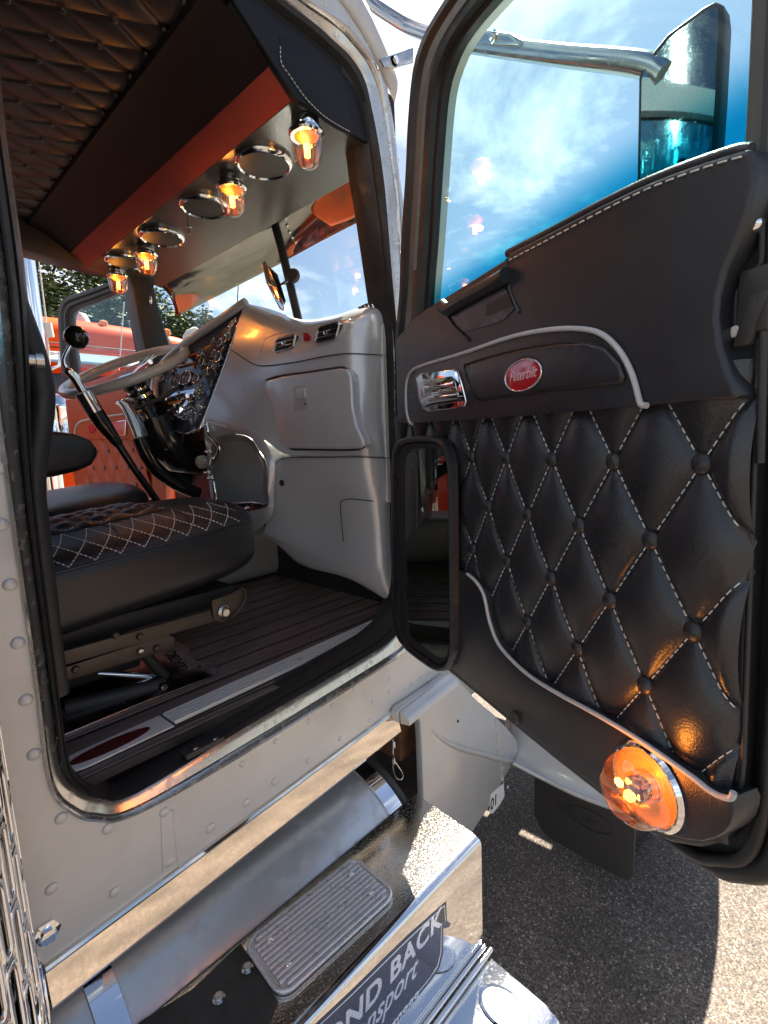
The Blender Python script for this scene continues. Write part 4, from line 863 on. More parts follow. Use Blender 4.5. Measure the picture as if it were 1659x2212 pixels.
# --- dashboard shell, passenger side
def R_(*p): return [PX(x, y, X) for x, y, X in p]
DR = [R_((531, 655, 1.17), (585, 668, 1.20), (650, 690, 1.22), (712, 684, 1.19), (770, 666, 1.15), (805, 656, 1.13), (830, 655, 1.13)),
      R_((527, 662, 1.10), (580, 684, 1.08), (645, 702, 1.06), (708, 694, 1.05), (760, 678, 1.04), (800, 672, 1.06), (834, 680, 1.11)),
      R_((512, 706, 1.06), (575, 735, 1.035), (640, 738, 1.02), (705, 727, 1.01), (750, 715, 1.01), (797, 715, 1.05), (836, 722, 1.11)),
      R_((499, 752, 1.02), (562, 788, 1.005), (632, 781, 1.00), (700, 768, 1.00), (748, 762, 1.005), (793, 763, 1.045), (837, 766, 1.11)),
      R_((482, 800, .985), (556, 835, .985), (628, 838, 1.00), (700, 828, 1.00), (750, 818, 1.005), (796, 822, 1.045), (838, 828, 1.11)),
      R_((462, 852, .955), (548, 880, .965), (626, 900, 1.00), (700, 900, 1.00), (760, 888, 1.005), (800, 890, 1.045), (840, 890, 1.11)),
      R_((441, 906, .93), (545, 915, .955), (630, 950, 1.00), (705, 960, 1.00), (778, 945, 1.005), (812, 945, 1.05), (842, 945, 1.11)),
      R_((452, 914, .93), (560, 945, .955), (615, 980, .985), (690, 985, 1.00), (770, 984, 1.01), (812, 986, 1.05), (844, 986, 1.11))]
dsh = surf('dashboard', DR, DASH, T, 5, 60)
# lower surround right of the cubby and the knee panel
LR = [R_((585, 1000, .975), (612, 988, .985), (690, 986, 1.00), (770, 985, 1.012), (812, 987, 1.05), (846, 987, 1.11)),
      R_((582, 1040, .975), (612, 1035, .985), (690, 1035, 1.01), (775, 1030, 1.02), (815, 1030, 1.055), (847, 1030, 1.11)),
      R_((578, 1100, .975), (615, 1100, .99), (690, 1100, 1.03), (780, 1095, 1.04), (820, 1095, 1.065), (849, 1095, 1.12)),
      R_((572, 1145, .97), (608, 1160, .99), (690, 1165, 1.04), (780, 1165, 1.05), (822, 1170, 1.07), (851, 1170, 1.12)),
      R_((560, 1153, .97), (600, 1168, .99), (680, 1205, 1.04), (778, 1225, 1.05), (824, 1240, 1.07), (853, 1250, 1.12)),
      R_((556, 1156, .98), (598, 1176, 1.0), (650, 1220, 1.05), (745, 1247, 1.06), (806, 1278, 1.08), (853, 1308, 1.12)),
      R_((560, 1152, 1.03), (602, 1170, 1.06), (655, 1212, 1.10), (748, 1235, 1.12), (808, 1262, 1.13), (853, 1290, 1.15))]
kn = surf('knee_panel', LR, DASH, T, 5, 60)
def DS(x, y, X=1.0): return PX(x, y, X)
tube('dash_seam', cr(R_((499, 755, 1.017), (530, 776, 1.008), (562, 790, 1.002), (632, 783, .997), (700, 770, .997), (748, 764, 1.001), (793, 765, 1.042), (838, 768, 1.107)), 5), .0016, BLK, dsh, 6)
tube('dash_seam', cr(R_((586, 1100, .973), (588, 1030, .972), (596, 1002, .975), (615, 990, .983), (690, 988, .997), (770, 987, 1.009), (812, 989, 1.047), (845, 989, 1.107)), 5), .0014, BLK, kn, 6)
tube('dash_seam', cr(R_((742, 1170, 1.028), (737, 1120, 1.022), (735, 1095, 1.020), (738, 1082, 1.019), (760, 1078, 1.022), (800, 1082, 1.043), (848, 1084, 1.108)), 5), .0014, BLK, kn, 6)
# glove box door
gb = [(572, 828), (580, 820), (610, 812), (670, 804), (730, 795), (746, 797), (756, 808), (759, 830), (761, 880), (770, 920), (783, 948), (786, 960), (778, 969), (740, 971), (680, 970), (622, 969), (604, 960), (592, 935), (582, 900), (574, 860)]
ggg = prism('glove_box_door', [PX(x, y, .986) for x, y in gb], (.03, 0, 0), DASH, T, .009, 4, 60, True)
tube('glove_box_gap', cr([PX(x, y, .9965) for x, y in gb], 3, True), .0045, BLK, T, 8, True)
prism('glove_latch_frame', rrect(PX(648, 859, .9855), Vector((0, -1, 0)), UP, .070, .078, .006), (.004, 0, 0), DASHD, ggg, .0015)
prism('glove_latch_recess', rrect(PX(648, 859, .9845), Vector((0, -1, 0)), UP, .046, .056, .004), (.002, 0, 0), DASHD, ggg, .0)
prism('glove_latch_paddle', rrect(PX(649, 850, .978), Vector((0, -1, 0)), UP, .042, .030, .003), (.006, 0, 0), DASH, ggg, .0015)
lathe('glove_lock', PX(660, 871, .984), (-1, 0, 0), [(.006, 0), (.006, .003), (0, .0035)], STEEL, ggg, 12)
# vents with slats, red badge
def vent(q4, X):
    tl_, tr_, br_, bl2 = [PX(*p, X-.006) for p in q4]; c = (tl_+tr_+br_+bl2)/4; ax_ = ((tr_-tl_)+(br_-bl2))/2; ay_ = ((tl_-bl2)+(tr_-br_))/2; wv, hv = 1.0, 1.0
    def rr(sc_, r=.18, dx_=0): return [p+Vector((dx_, 0, 0)) for p in rrect(c, ax_, ay_, sc_, sc_, r*sc_)]
    v = prism('air_vent', rr(1.0), (.02, 0, 0), BLKG, T, .002)
    tube('vent_bezel', rr(1.0, .18, -.001), .0038, CHR, v, 8, True)
    for i in range(5):
        q = c+ay_*((i-2)/5.6)-Vector((.002, 0, 0)); tube('vent_slat', [q-ax_*.42, q+ax_*.42], .0030, CHRD if i % 2 else BLKG, v, 6)
    for i in range(4):
        q = c+ax_*((i-1.5)/4.4)-Vector((.0005, 0, 0)); tube('vent_vane', [q-ay_*.42, q+ay_*.42], .002, BLKG, v, 5)
    box('vent_tab', c-Vector((.006, 0, 0)), (.006, .014, .010), CHR, v, bevel=.001)
vent(((598, 733), (639, 722), (634, 751), (592, 762)), 1.018); vent(((689, 708), (734, 696), (726, 731), (680, 742)), 1.006)
prism('badge', ellipse(PX(660, 728, 1.008), (0, -1, -.1), UP, .020, .013, 28), (.006, 0, 0), RED, T, .001)
tube('vent_panel_line', cr([PX(*p, 1.012) for p in ((560, 775), (568, 745), (580, 728), (640, 712), (700, 698), (752, 690), (756, 700), (752, 735), (745, 752), (700, 762), (640, 774), (580, 786))], 4, True), .0014, DASHD, dsh, 6, True)
# corner defroster grille
dg = prism('corner_vent', [PX(*p, 1.09) for p in ((770, 664), (790, 655), (806, 653), (812, 660), (808, 668), (792, 674), (780, 670))], (.03, 0, .0), BLKG, T, .003)
for i in range(4): tube('corner_vent_fin', [PX(780+i*8, 662-i*1.5, 1.087), PX(786+i*7, 671-i*2, 1.087)], .0025, CHR, dg, 6)
lathe('knee_knob_hole', PX(609, 1043, .983), (-1, -.15, 0), [(.0, .001), (.008, .001), (.010, .003), (.011, 0)], BLK, kn, 14)
# cream edge of the jamb
prism('jamb_edge', [PY(*p, .047) for p in ((826, 703), (832, 697), (838, 870), (842, 1000), (845, 1085), (839, 1085), (834, 950), (829, 800))], (0, .01, 0), CREAM, T)
prism('dash_filler', [PX(*p, 1.0) for p in ((530, 925), (612, 955), (650, 1000), (575, 1030), (560, 990))], (.01, 0, 0), DASH, T)
# cubby recess with a chrome tray
cb = [PX(x, y, .955) for x, y in ((462, 950), (500, 938), (540, 945), (562, 975), (578, 1005), (580, 1060), (576, 1095), (470, 1110), (458, 1050), (455, 990))]
cbk = [PX(x, y, 1.03) for x, y in ((470, 962), (500, 952), (535, 956), (555, 985), (568, 1015), (568, 1060), (566, 1088), (480, 1098), (470, 1050), (466, 1000))]
cb, cbk = cr(cb, 4, True), cr(cbk, 4, True)
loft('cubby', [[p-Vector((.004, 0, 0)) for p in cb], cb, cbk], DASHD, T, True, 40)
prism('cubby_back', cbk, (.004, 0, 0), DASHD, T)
CP = [PX(*p) for p in ((445, 914, .928), (500, 922, .94), (548, 930, .952), (574, 962, .960), (590, 1000, .968), (590, 1060, .968), (582, 1110, .968), (574, 1146, .968), (520, 1160, .96), (470, 1165, .955), (466, 1120, .95), (472, 1110, .95))]
# surround of the cubby
sr_o = [PX(*p) for p in ((443, 910, .93), (500, 916, .94), (552, 930, .952), (580, 968, .962), (594, 1005, .97), (592, 1060, .97), (584, 1120, .97), (520, 1162, .955), (468, 1168, .95), (462, 1110, .94), (452, 1050, .94), (448, 985, .935))]
sr_i = [PX(*p) for p in ((462, 950, .951), (500, 938, .951), (540, 945, .951), (562, 975, .951), (578, 1005, .951), (580, 1060, .951), (576, 1095, .951), (530, 1104, .951), (470, 1110, .951), (464, 1085, .951), (458, 1050, .951), (455, 990, .951))]
loft('cubby_surround', [cr(sr_o, 4, True), cr([a.lerp(b, .5)+Vector((-.006, 0, 0)) for a, b in zip(sr_o, sr_i)], 4, True), cr(sr_i, 4, True)], DASH, T)
prism('chrome_tray', [PX(*p, .95) for p in ((470, 1096), (500, 1086), (545, 1083), (572, 1090), (560, 1100), (520, 1110), (480, 1113))], (.03, 0, .002), CHR, T, .004)
tube('tray_ring', ellipse(PX(520, 1096, .945), (0, -1, 0), (.6, 0, .35), .035, .02, 24), .004, CHR, T, 8, True)
# centre console flank and footwell
prism('console_flank', [PX(*p, 1.02) for p in ((380, 905), (440, 912), (452, 960), (450, 1010), (462, 1060), (466, 1120), (475, 1200), (400, 1160), (370, 1000))], (.02, 0, 0), mat('maroon plastic', (.10, .035, .03), .35, bump=.1), T)
cst = cr([PX(*p, .925) for p in ((446, 914), (452, 940), (468, 958), (474, 972), (460, 1000), (452, 1020), (462, 1045), (466, 1075), (464, 1095))], 5)
tube('console_chrome_edge', cst, .0085, CHR, T, 10)
lathe('gear_knob', PX(445, 998, .90), (PX(418, 998, .90)-PX(445, 998, .90)), [(.006, -.02), (.012, -.01), (.012, .0), (.019, .006), (.025, .020), (.025, .034), (.018, .046), (0, .050)], STONE, T, 24)
lathe('knob_collar', PX(455, 996, .905), (PX(418, 998, .90)-PX(445, 998, .90)), [(.016, 0), (.016, .012), (.011, .016)], CHR, T, 20)
for p in ((452, 1020), (455, 975), (459, 1032)): lathe('chrome_toggle', PX(*p, .915), (-1, .3, 0), [(.011, 0), (.011, .006), (.005, .009), (.005, .02), (0, .022)], CHR, T, 14)
# tunnel, firewall and vent low in the footwell
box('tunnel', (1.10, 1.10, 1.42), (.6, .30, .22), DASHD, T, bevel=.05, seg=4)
prism('firewall', [Vector((1.30, .03, 1.2)), Vector((1.30, 1.53, 1.2)), Vector((1.30, 1.53, 2.35)), Vector((1.30, .03, 2.35))], (.02, 0, 0), DRK, T)
cyl = lathe('footwell_pod', PZ(590, 1215, FZ), (0, 0, 1), [(.12, 0), (.125, .05), (.115, .075), (.06, .085), (.0, .086)], GREYL, T, 32, 40, (1.2, .8))
vo_ = PZ(700, 1262, FZ)
vbx = box('floor_vent', vo_+Vector((.04, 0, .03)), (.09, .16, .062), PILL, T, bevel=.01)
for i in range(4): box('floor_vent_slot', vo_+Vector((-.006, .055-i*.036, .028)), (.006, .026, .046), BLK, vbx, bevel=.001)
# --- gauge panel
ga, gbb, gcc = PX(529, 664, 1.10), PX(438, 908, .93), PY(344, 800, 1.22)
gn = (gbb-ga).cross(gcc-ga).normalized()
if gn.x > 0: gn = -gn
def PG(x, y, o=0): return onpl(x, y, gn, gn.dot(ga)+o)
GPn = [(529, 663), (512, 706), (482, 795), (437, 912), (420, 930), (392, 935), (352, 910), (336, 870), (336, 830), (346, 800), (375, 770), (420, 738), (470, 705), (505, 680)]
NVP = mat('gauge fascia', (.035, .036, .055), .22, coat=.5)
gp_ = prism('gauge_panel', [PG(*p) for p in GPn], -gn*.02, NVP, T, .004)
tube('gauge_panel_edge', cr([PG(*p, .002) for p in GPn], 4, True), .0035, CHR, T, 8, True)
tube('dash_brow', cr([PG(*p, .012) for p in [(336, 865), (334, 830), (346, 795), (376, 762), (420, 728), (470, 695), (508, 668), (531, 652)]], 6), .016, DASH, T, 12)
GL = [(605, 975, .026), (890, 885, .022), (905, 1020, .026), (470, 1150, .022), (830, 1260, .028), (1040, 1060, .024), (1150, 950, .030), (1170, 740, .022), (1085, 900, .022), (1235, 690, .022), (1285, 560, .022), (1335, 480, .020), (960, 1180, .022), (400, 1060, .020), (565, 1300, .042), (700, 1260, .042), (1070, 710, .014), (1385, 420, .016), (1100, 1090, .016), (1300, 640, .016), (1210, 850, .016), (880, 1350, .018), (330, 1260, .022)]
DIAL = mat('dial face', (.02, .02, .022), .3); NEED = mat('orange needle', (.8, .2, .02), .4)
gm_r = None
gq = Vector((0, 0, 1)).rotation_difference(gn).to_euler()
def gauge_mesh():
    b = bmesh.new()
    prof = [(1.0, 0), (1.05, .25), (.98, .42), (.86, .36), (.82, .12)]; n = 28; rows = []
    for r, h in prof: rows.append([b.verts.new((r*math.cos(2*math.pi*j/n), r*math.sin(2*math.pi*j/n), h)) for j in range(n)])
    for i in range(len(prof)-1):
        for j in range(n): b.faces.new((rows[i][j], rows[i][(j+1) % n], rows[i+1][(j+1) % n], rows[i+1][j]))
    f = b.faces.new(rows[-1]); f.material_index = 1
    ne = [b.verts.new(v) for v in ((-.05, -.1, .16), (.05, -.1, .16), (.35, .55, .16), (.30, .58, .16))]; f = b.faces.new(ne); f.material_index = 2
    for k in range(11):
        a = rad(-40+k*26); ca, sa_ = math.cos(a), math.sin(a); q = [b.verts.new((r*ca-w_*sa_, r*sa_+w_*ca, .15)) for r, w_ in ((.60, -.03), (.76, -.03), (.76, .03), (.60, .03))]; f = b.faces.new(q); f.material_index = 3
    me = bpy.data.meshes.new('gauge'); b.to_mesh(me); b.free(); me.materials.append(CHR); me.materials.append(DIAL); me.materials.append(NEED); me.materials.append(WHT); me.shade_smooth(); me.set_sharp_from_angle(angle=rad(40)); return me
gme = gauge_mesh()
for gx, gy, r in GL:
    shared('gauge', gme, gp_, PG(301.7+.1488*gx, 630.9+.1488*gy, .001), gq, (r*.74, r*.74, r*.74))
gu = (PG(400, 800)-PG(400, 840)).normalized(); gr_ = gu.cross(gn)
for (x0, y0_, x1, y1_) in ((402, 770, 425, 764), (384, 792, 418, 784)): tube('warning_bezel', [PG(x0, y0_, .004), PG(x1, y1_, .004), PG(x1+1, y1_+10, .004)], .004, MARK, gp_, 6)
prism('mirror_panel', [PG(*p, .0025) for p in ((354, 853), (422, 839), (405, 876), (366, 914))], -gn*.002, CHR, gp_, .0008)
prism('panel_slot', [PG(*p, .0035) for p in ((360, 859), (400, 848), (399, 855), (362, 866))], -gn*.001, BLKG, gp_)
prism('panel_slot', [PG(*p, .0035) for p in ((362, 869), (392, 864), (392, 868), (363, 874))], -gn*.001, MARK, gp_)
for x, y in ((402, 882), (412, 866), (418, 884), (408, 898), (395, 905), (386, 900), (428, 860), (434, 848), (440, 880), (430, 895)): lathe('switch', PG(x, y, 0), gn, [(.010, 0), (.010, .006), (.006, .008), (.005, .020), (0, .022)], CHR, gp_, 14)
for i in range(6):
    q = (452+i*8, 850-i*22); prism('rocker_switch', [PG(q[0]+a, q[1]+b, .006) for a, b in ((-5, -6), (4, -9), (3, 6), (-6, 9))], -gn*.006, BLKG, gp_, .001)
# --- steering wheel and column
wc = Vector((.797, 1.15, 2.22)); wn = Vector((-.43, -.14, .89)).normalized()
sw = torus('steering_wheel', wc, wn, .235, .019, mat('grey wheel grip', (.55, .54, .49), .22, coat=.5), T, 64, 14)
wx = Vector((.87, 0, .49)); 
for a in (0, 120, 240):
    d_ = wx*math.cos(rad(a+30))+Vector((0, 1, 0))*math.sin(rad(a+30)); tube('spoke', [wc-wn*.03+d_*.03, wc-wn*.012+d_*.13, wc+d_*.228], [.012, .010, .009], CHR, sw, 8)
lathe('hub', wc-wn*.05, wn, [(.045, 0), (.055, .012), (.05, .03), (.03, .036), (0, .036)], CHR, sw, 24)
lathe('column_collar', wc-wn*.12, wn, [(.05, 0), (.055, .01), (.045, .03), (.05, .04), (.04, .06), (.048, .07)], CHR, T, 24)
tube('steering_column', [wc-wn*.06, wc-wn*.2, wc-wn*.42, wc-wn*.55+Vector((.05, 0, 0))], [.045, .06, .07, .06], BLKG, T, 20)
tube('turn_stalk', [PY(300, 880, 1.02), PY(345, 862, 1.0), PY(372, 845, .98), PY(385, 836, .98)], [.006, .009, .010, .007], BLKP, T, 10)
tube('column_shroud', cr([PY(300, 945, 1.0), PY(318, 985, 1.0), PY(345, 1020, 1.0), (PY(385, 1048, 1.0)), PY(428, 1066, 1.0)], 6), [.026]*25, BLKG, T, 16)
surf('chrome_shroud', [[PY(*p, Y) for p, Y in zip(((248, 868), (262, 885), (278, 920), (290, 950)), (1.0, 1.0, 1.0, 1.0))], [PY(*p, 1.0) for p in ((262, 862), (280, 880), (300, 915), (310, 945))], [PY(*p, 1.02) for p in ((275, 858), (300, 875), (322, 910), (330, 940))]], CHR, T, 5, 60, .004)
tube('column_boot', [PY(330, 900, 1.05), PY(352, 950, 1.05), PY(380, 985, 1.06), PY(425, 1000, 1.08)], [.075, .08, .07, .05], BLKG, T, 20)
prism('under_dash', [PX(*p, .97) for p in ((372, 905), (438, 912), (450, 930), (440, 950), (400, 960), (374, 945))], (.1, .0, 0), MATS['maroon plastic'], T, .01)
# --- gear lever
gl = tube('gear_lever', [PY(352, 1100, .86), PY(285, 1005, .86), PY(240, 935, .86)], [.012, .012, .013], BLKG, T, 12)
tube('gear_grip', [PY(256, 960, .86), PY(222, 915, .86), PY(187, 862, .86), PY(178, 848, .86)], [.016, .026, .026, .022], BLKG, gl, 16)
tube('gear_collar', [PY(205, 890, .855), PY(180, 848, .855)], [.0275, .0275], CHR, gl, 20)
tube('gear_rod', cr([PY(179, 846, .86), PY(160, 815, .86), PY(146, 800, .86), PY(138, 780, .86), PY(146, 758, .86), PY(158, 740, .86)], 5), [.014]*11+[.0065]*15, CHR, gl, 12)
lathe('gear_ball', PY(165, 729, .86)-UP*.036, UP, [(0, 0), (.018, .004), (.032, .02), (.036, .036), (.032, .052), (.018, .068), (0, .072)], BLKG, gl, 24, 60)
# --- passenger seat
def seat(name, cx, cy, cz, hx, hy, hz, parent):
    p_ = 5.0; b = bmesh.new(); bmesh.ops.create_cube(b, size=2); bmesh.ops.subdivide_edges(b, edges=b.edges[:], cuts=22, use_grid_fill=True)
    for v in b.verts:
        l = (abs(v.co.x)**p_+abs(v.co.y)**p_+abs(v.co.z)**p_)**(1/p_); q = v.co/l
        v.co = Vector((cx+q.x*hx, cy+q.y*hy, cz+q.z*hz+.040*q.x))
        if q.z > 0: v.co.z += 0.034*math.cos(q.y*math.pi/2)*q.z
    me = bpy.data.meshes.new(name); b.to_mesh(me); b.free(); return link(name, me, LEAS, parent, 180)
SX, SY, SZc, SHX, SHY, SHZ = .415, .575, 1.592, .425, .282, .098
stt = seat('passenger_seat', SX, SY, SZc, SHX, SHY, SHZ, T)
def stop(x, y, lift=0):
    q = (x-SX)/SHX; r = (y-SY)/SHY; v = max(0, 1-abs(q)**5-abs(r)**5)**.2; z = SZc+v*SHZ+.040*q+0.034*math.cos(r*math.pi/2)*v
    return Vector((x, y, z+lift))
# quilted insert
vs_ = []; fs = []; nu, nv = 90, 60
for j in range(nv+1):
    for i in range(nu+1):
        x = .0+.60*i/nu; y_ = .455+.30*j/nv; u = (x-.02)/.042; v = (y_-.46)/.040; e = min(1, min(i, nu-i)/6, min(j, nv-j)/6)
        vs_.append(stop(x, y_, .002+quilt_h(u, v, .014)*e))
for j in range(nv):
    for i in range(nu): a = j*(nu+1)+i; fs.append((a, a+1, a+nu+2, a+nu+1))
mk('seat_insert', vs_, fs, LEA, stt, 180)
sg_ = []
for k_ in range(-20, 30):
    for s in (1, -1):
        pts = []
        for q in range(0, 120):
            x = .0+.6*q/119; u = (x-.02)/.042; v = (2*k_-u)*s; y_ = .46+v*.040
            if .46 < y_ < .75: pts.append(stop(x, y_, .004))
            elif len(pts) > 2: sg_.append((pts, UP)); pts = []
            else: pts = []
        if len(pts) > 2: sg_.append((pts, UP))
dashes('seat_stitching', sg_, THR, stt, .0016, .001, .007, .0035)
# zigzag stitching on the bolster and piping round the edge
def sed(x, ph_):
    c = max(0, math.cos(ph_))**.4; s = max(0, math.sin(ph_))**.4; q = (x-SX)/SHX; k_ = max(0, 1-abs(q)**5)**.2
    return Vector((x, SY-SHY*c*k_*1.002, SZc+SHZ*s*k_*1.002+.040*q+0.034*math.cos(c*math.pi/2)*s+.001))
zz_ = []
for k_ in range(-4, 22):
    x0_ = -.05+k_*.055
    for s in (1, -1):
        pts = []
        for q in range(9):
            t_ = q/8; x = x0_+s*.085*t_; 
            if -.0 < x < .765: pts.append(sed(x, rad(82-60*t_)))
        if len(pts) > 2: zz_.append((pts, lambda a: Vector((0, -.7, .7))))
dashes('bolster_stitching', zz_, THR, stt, .0022, .0014, .0075, .0032)
tube('seat_piping', [sed(x, rad(20)) for x in np.linspace(-.0, .785, 40)], .0042, LEAS, stt, 8)
for xx in (.17, .42, .60): tube('seat_seam', [stop(xx+.02*math.sin(j*.3), .33+.125*j/10, .0005) for j in range(11)], .0016, BLK, stt, 6)
box('seat_pan', (.36, .575, 1.478), (.74, .46, .05), BLKP, stt, bevel=.01)
prism('seat_backrest', [Vector((-.06, .32, 1.60)), Vector((.06, .32, 1.62)), Vector((-.06, .32, 2.30)), Vector((-.16, .32, 2.30))], (0, .50, 0), LEAS, stt, .03, 4, 60)
# rails and suspension linkage
YR = .285
def rail(nm, pts, m=RAIL, th=.012): return prism(nm, [PY(*p, YR) for p in pts], (0, th, 0), m, stt, .0015)
rail('seat_rail', ((110, 1415), (455, 1318), (462, 1344), (110, 1446)))
rail('lower_rail', ((110, 1452), (362, 1370), (378, 1377), (378, 1400), (110, 1482)), RAIL, .02)
rail('rail_bracket', ((458, 1298), (505, 1280), (525, 1268), (530, 1290), (500, 1335), (480, 1345), (462, 1340)))
lathe('rail_bolt', PY(484, 1322, YR-.002), (0, -1, 0), [(0, .012), (.010, .012), (.011, .006), (.016, .005), (.019, .002), (.019, 0)], STEEL, stt, 20)
tube('rail_release', cr([PY(*p, YR-.004) for p in ((500, 1335), (520, 1312), (530, 1290), (528, 1275), (518, 1270))], 5), .0035, RAIL, stt, 8)
for p in ((303, 1406), (163, 1446), (338, 1400), (362-60, 1375), (250, 1372)): lathe('rail_rivet', PY(*p, YR-.001), (0, -1, 0), [(0, .008), (.006, .007), (.008, .003), (.009, 0)], STEEL if p[0] == 303 else RAIL, stt, 14)
tube('link_arm', [PY(300, 1398, .32), PY(356, 1462, .32)], .014, BLKP, stt, 8)
tube('link_arm', [PY(356, 1478, .30), PY(140, 1530, .34)], .020, BLKP, stt, 8)
lathe('link_bolt', PY(352, 1482, .285), (0, -1, 0), [(0, .012), (.008, .011), (.010, .004), (.012, 0)], STEEL, stt, 14)
tube('damper', [PY(345, 1462, .36), PY(170, 1452, .42)], .007, CHR, stt, 10)
box('suspension_base', (.22, .60, 1.36), (.50, .40, .06), BLKP, stt, bevel=.01)
box('suspension_box', (.24, .60, 1.42), (.42, .36, .10), BLKP, stt, bevel=.02)
# steel base plate with cut lettering
bp_ = [PZ(*p, FZ+.008) for p in ((130, 1590), (300, 1520), (440, 1468), (465, 1458), (470, 1448), (455, 1432), (425, 1428), (412, 1416), (410, 1398), (395, 1390), (380, 1385))]+[Vector((.55, .80, FZ+.008)), Vector((-.05, .85, FZ+.008)), Vector((-.05, .23, FZ+.008))]
bpo = prism('seat_base_plate', bp_, (0, 0, -.006), STEEL, T, .001)
text('plate_lettering', 'CLASSIC', PZ(408, 1445, FZ+.0088), (PZ(375, 1402, FZ)-PZ(408, 1445, FZ)), (PZ(385, 1452, FZ)-PZ(408, 1445, FZ)), .042, DRK, bpo, .0006, 'LEFT', 0, .004)
lathe('plate_screw', PZ(430, 1440, FZ+.008), UP, [(0, .003), (.005, .002), (.006, 0)], DRK, bpo, 10)
# --- driver's seat: cushion and armrest
ds = seat('driver_seat', .42, 1.17, 1.63, .36, .26, .10, T)
arm_ = [(60, 930), (120, 931), (160, 935), (195, 948), (212, 968), (214, 985), (200, 1005), (170, 1018), (120, 1030), (80, 1034), (40, 1040), (40, 930)]
prism('armrest', [PY(*p, .80) for p in arm_], (0, .08, 0), LEAS, ds, .02, 4, 60)
prism('driver_backrest', [Vector((.02, .95, 1.62)), Vector((.14, .95, 1.66)), Vector((.02, .95, 2.4)), Vector((-.08, .95, 2.4))], (0, .46, 0), LEAS, ds, .03, 4, 60)
tube('driver_seat_piping', [Vector((x, .925, 1.685+.03*(x-.4))) for x in np.linspace(.15, .70, 12)], .004, LEAS, ds, 8)
box('driver_seat_base', (.38, 1.17, 1.42), (.5, .4, .24), BLKP, ds, bevel=.02)
# --- driver's door, open on the far side
EH = Vector((1.12, 1.58, 0)); ED = (Vector((.963, 2.497, 0))-EH).normalized(); EN = Vector((-ED.y, ED.x, 0))
if EN.x > 0: EN = -EN
EC = EN.dot(EH)
def PE(x, y, o=0): return onpl(x, y, EN, EC+o)
e_body = [(139, 851), (160, 835), (230, 812), (300, 782), (345, 770), (352, 900), (356, 1100), (300, 1150), (205, 1150), (160, 1040), (150, 960)]
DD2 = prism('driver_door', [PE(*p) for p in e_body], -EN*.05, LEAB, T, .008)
fo2 = [(139, 860), (132, 760), (128, 690), (129, 668), (134, 655), (145, 643), (200, 624), (270, 598), (330, 580)]; fi2 = [(166, 850), (162, 800), (153, 740), (149, 690), (151, 676), (160, 666), (205, 649), (268, 624), (325, 606)]
A2 = [PE(p.x, p.y) for p in resamp(fo2, 36)]; B2 = [PE(p.x, p.y) for p in resamp(fi2, 36)]
loft('driver_window_frame', [[a.lerp(b, t)+EN*o for a, b in zip(A2, B2)] for t, o in ((0, -.04), (0, .004), (.08, .012), (.35, .012), (.45, .002), (.62, .008), (.75, .008), (.8, -.008), (1, -.008), (1, -.04), (0, -.04))], BLKP, DD2, False, 40)
prism('driver_window_post', [PE(*p, .004) for p in ((268, 630), (281, 626), (306, 765), (294, 770))], -EN*.03, BLKP, DD2, .004)
prism('driver_window_glass', [PE(*p, -.015) for p in ((150, 690), (160, 666), (268, 624), (296, 770), (230, 815), (166, 840))], -EN*.004, glassmat('driver glass', (.86, .95, .97), .02), DD2)
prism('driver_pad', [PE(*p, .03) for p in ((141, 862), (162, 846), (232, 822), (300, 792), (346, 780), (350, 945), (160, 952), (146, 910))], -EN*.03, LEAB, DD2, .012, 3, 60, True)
tube('driver_piping', cr([PE(*p, .033) for p in ((162, 948), (163, 925), (172, 912), (195, 905), (240, 898), (300, 890), (345, 885))], 5), .005, PIPE, DD2, 8)
prism('driver_emblem', ellipse(PE(198, 926, .034), ED, UP, .04, .026, 28), -EN*.004, RED, DD2, .001)
prism('driver_handle', [PE(*p, .042) for p in ((238, 912), (272, 906), (270, 940), (246, 944))], -EN*.014, CHR, DD2, .005)
q0 = sz  # lattice of the far quilt
eq0 = PE(255, 1010); ea = (eq0-EH).dot(ED)
vs_, fs = quilt_grid(lambda u, v, h: EH+ED*(ea+.0617*u)+UP*(eq0.z-.0945*v)+EN*(.004+h), -5, 5.6, -2.0, 3.6, .12, .018)
vs_ = [v for v in vs_]
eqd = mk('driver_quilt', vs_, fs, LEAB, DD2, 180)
for i in range(-4, 6):
    for j in range(-1, 4):
        if (i+j) % 2 == 0: shared('driver_button', bt, DD2, EH+ED*(ea+.0617*i)+UP*(eq0.z-.0945*j)+EN*.008, Vector((0, 0, 1)).rotation_difference(EN).to_euler(), (.8, .8, .8))
tube('driver_pocket_piping', cr([PE(*p, .03) for p in ((236, 1095), (238, 1086), (246, 1081), (290, 1079), (332, 1077))], 5), .005, PIPE, DD2, 8)
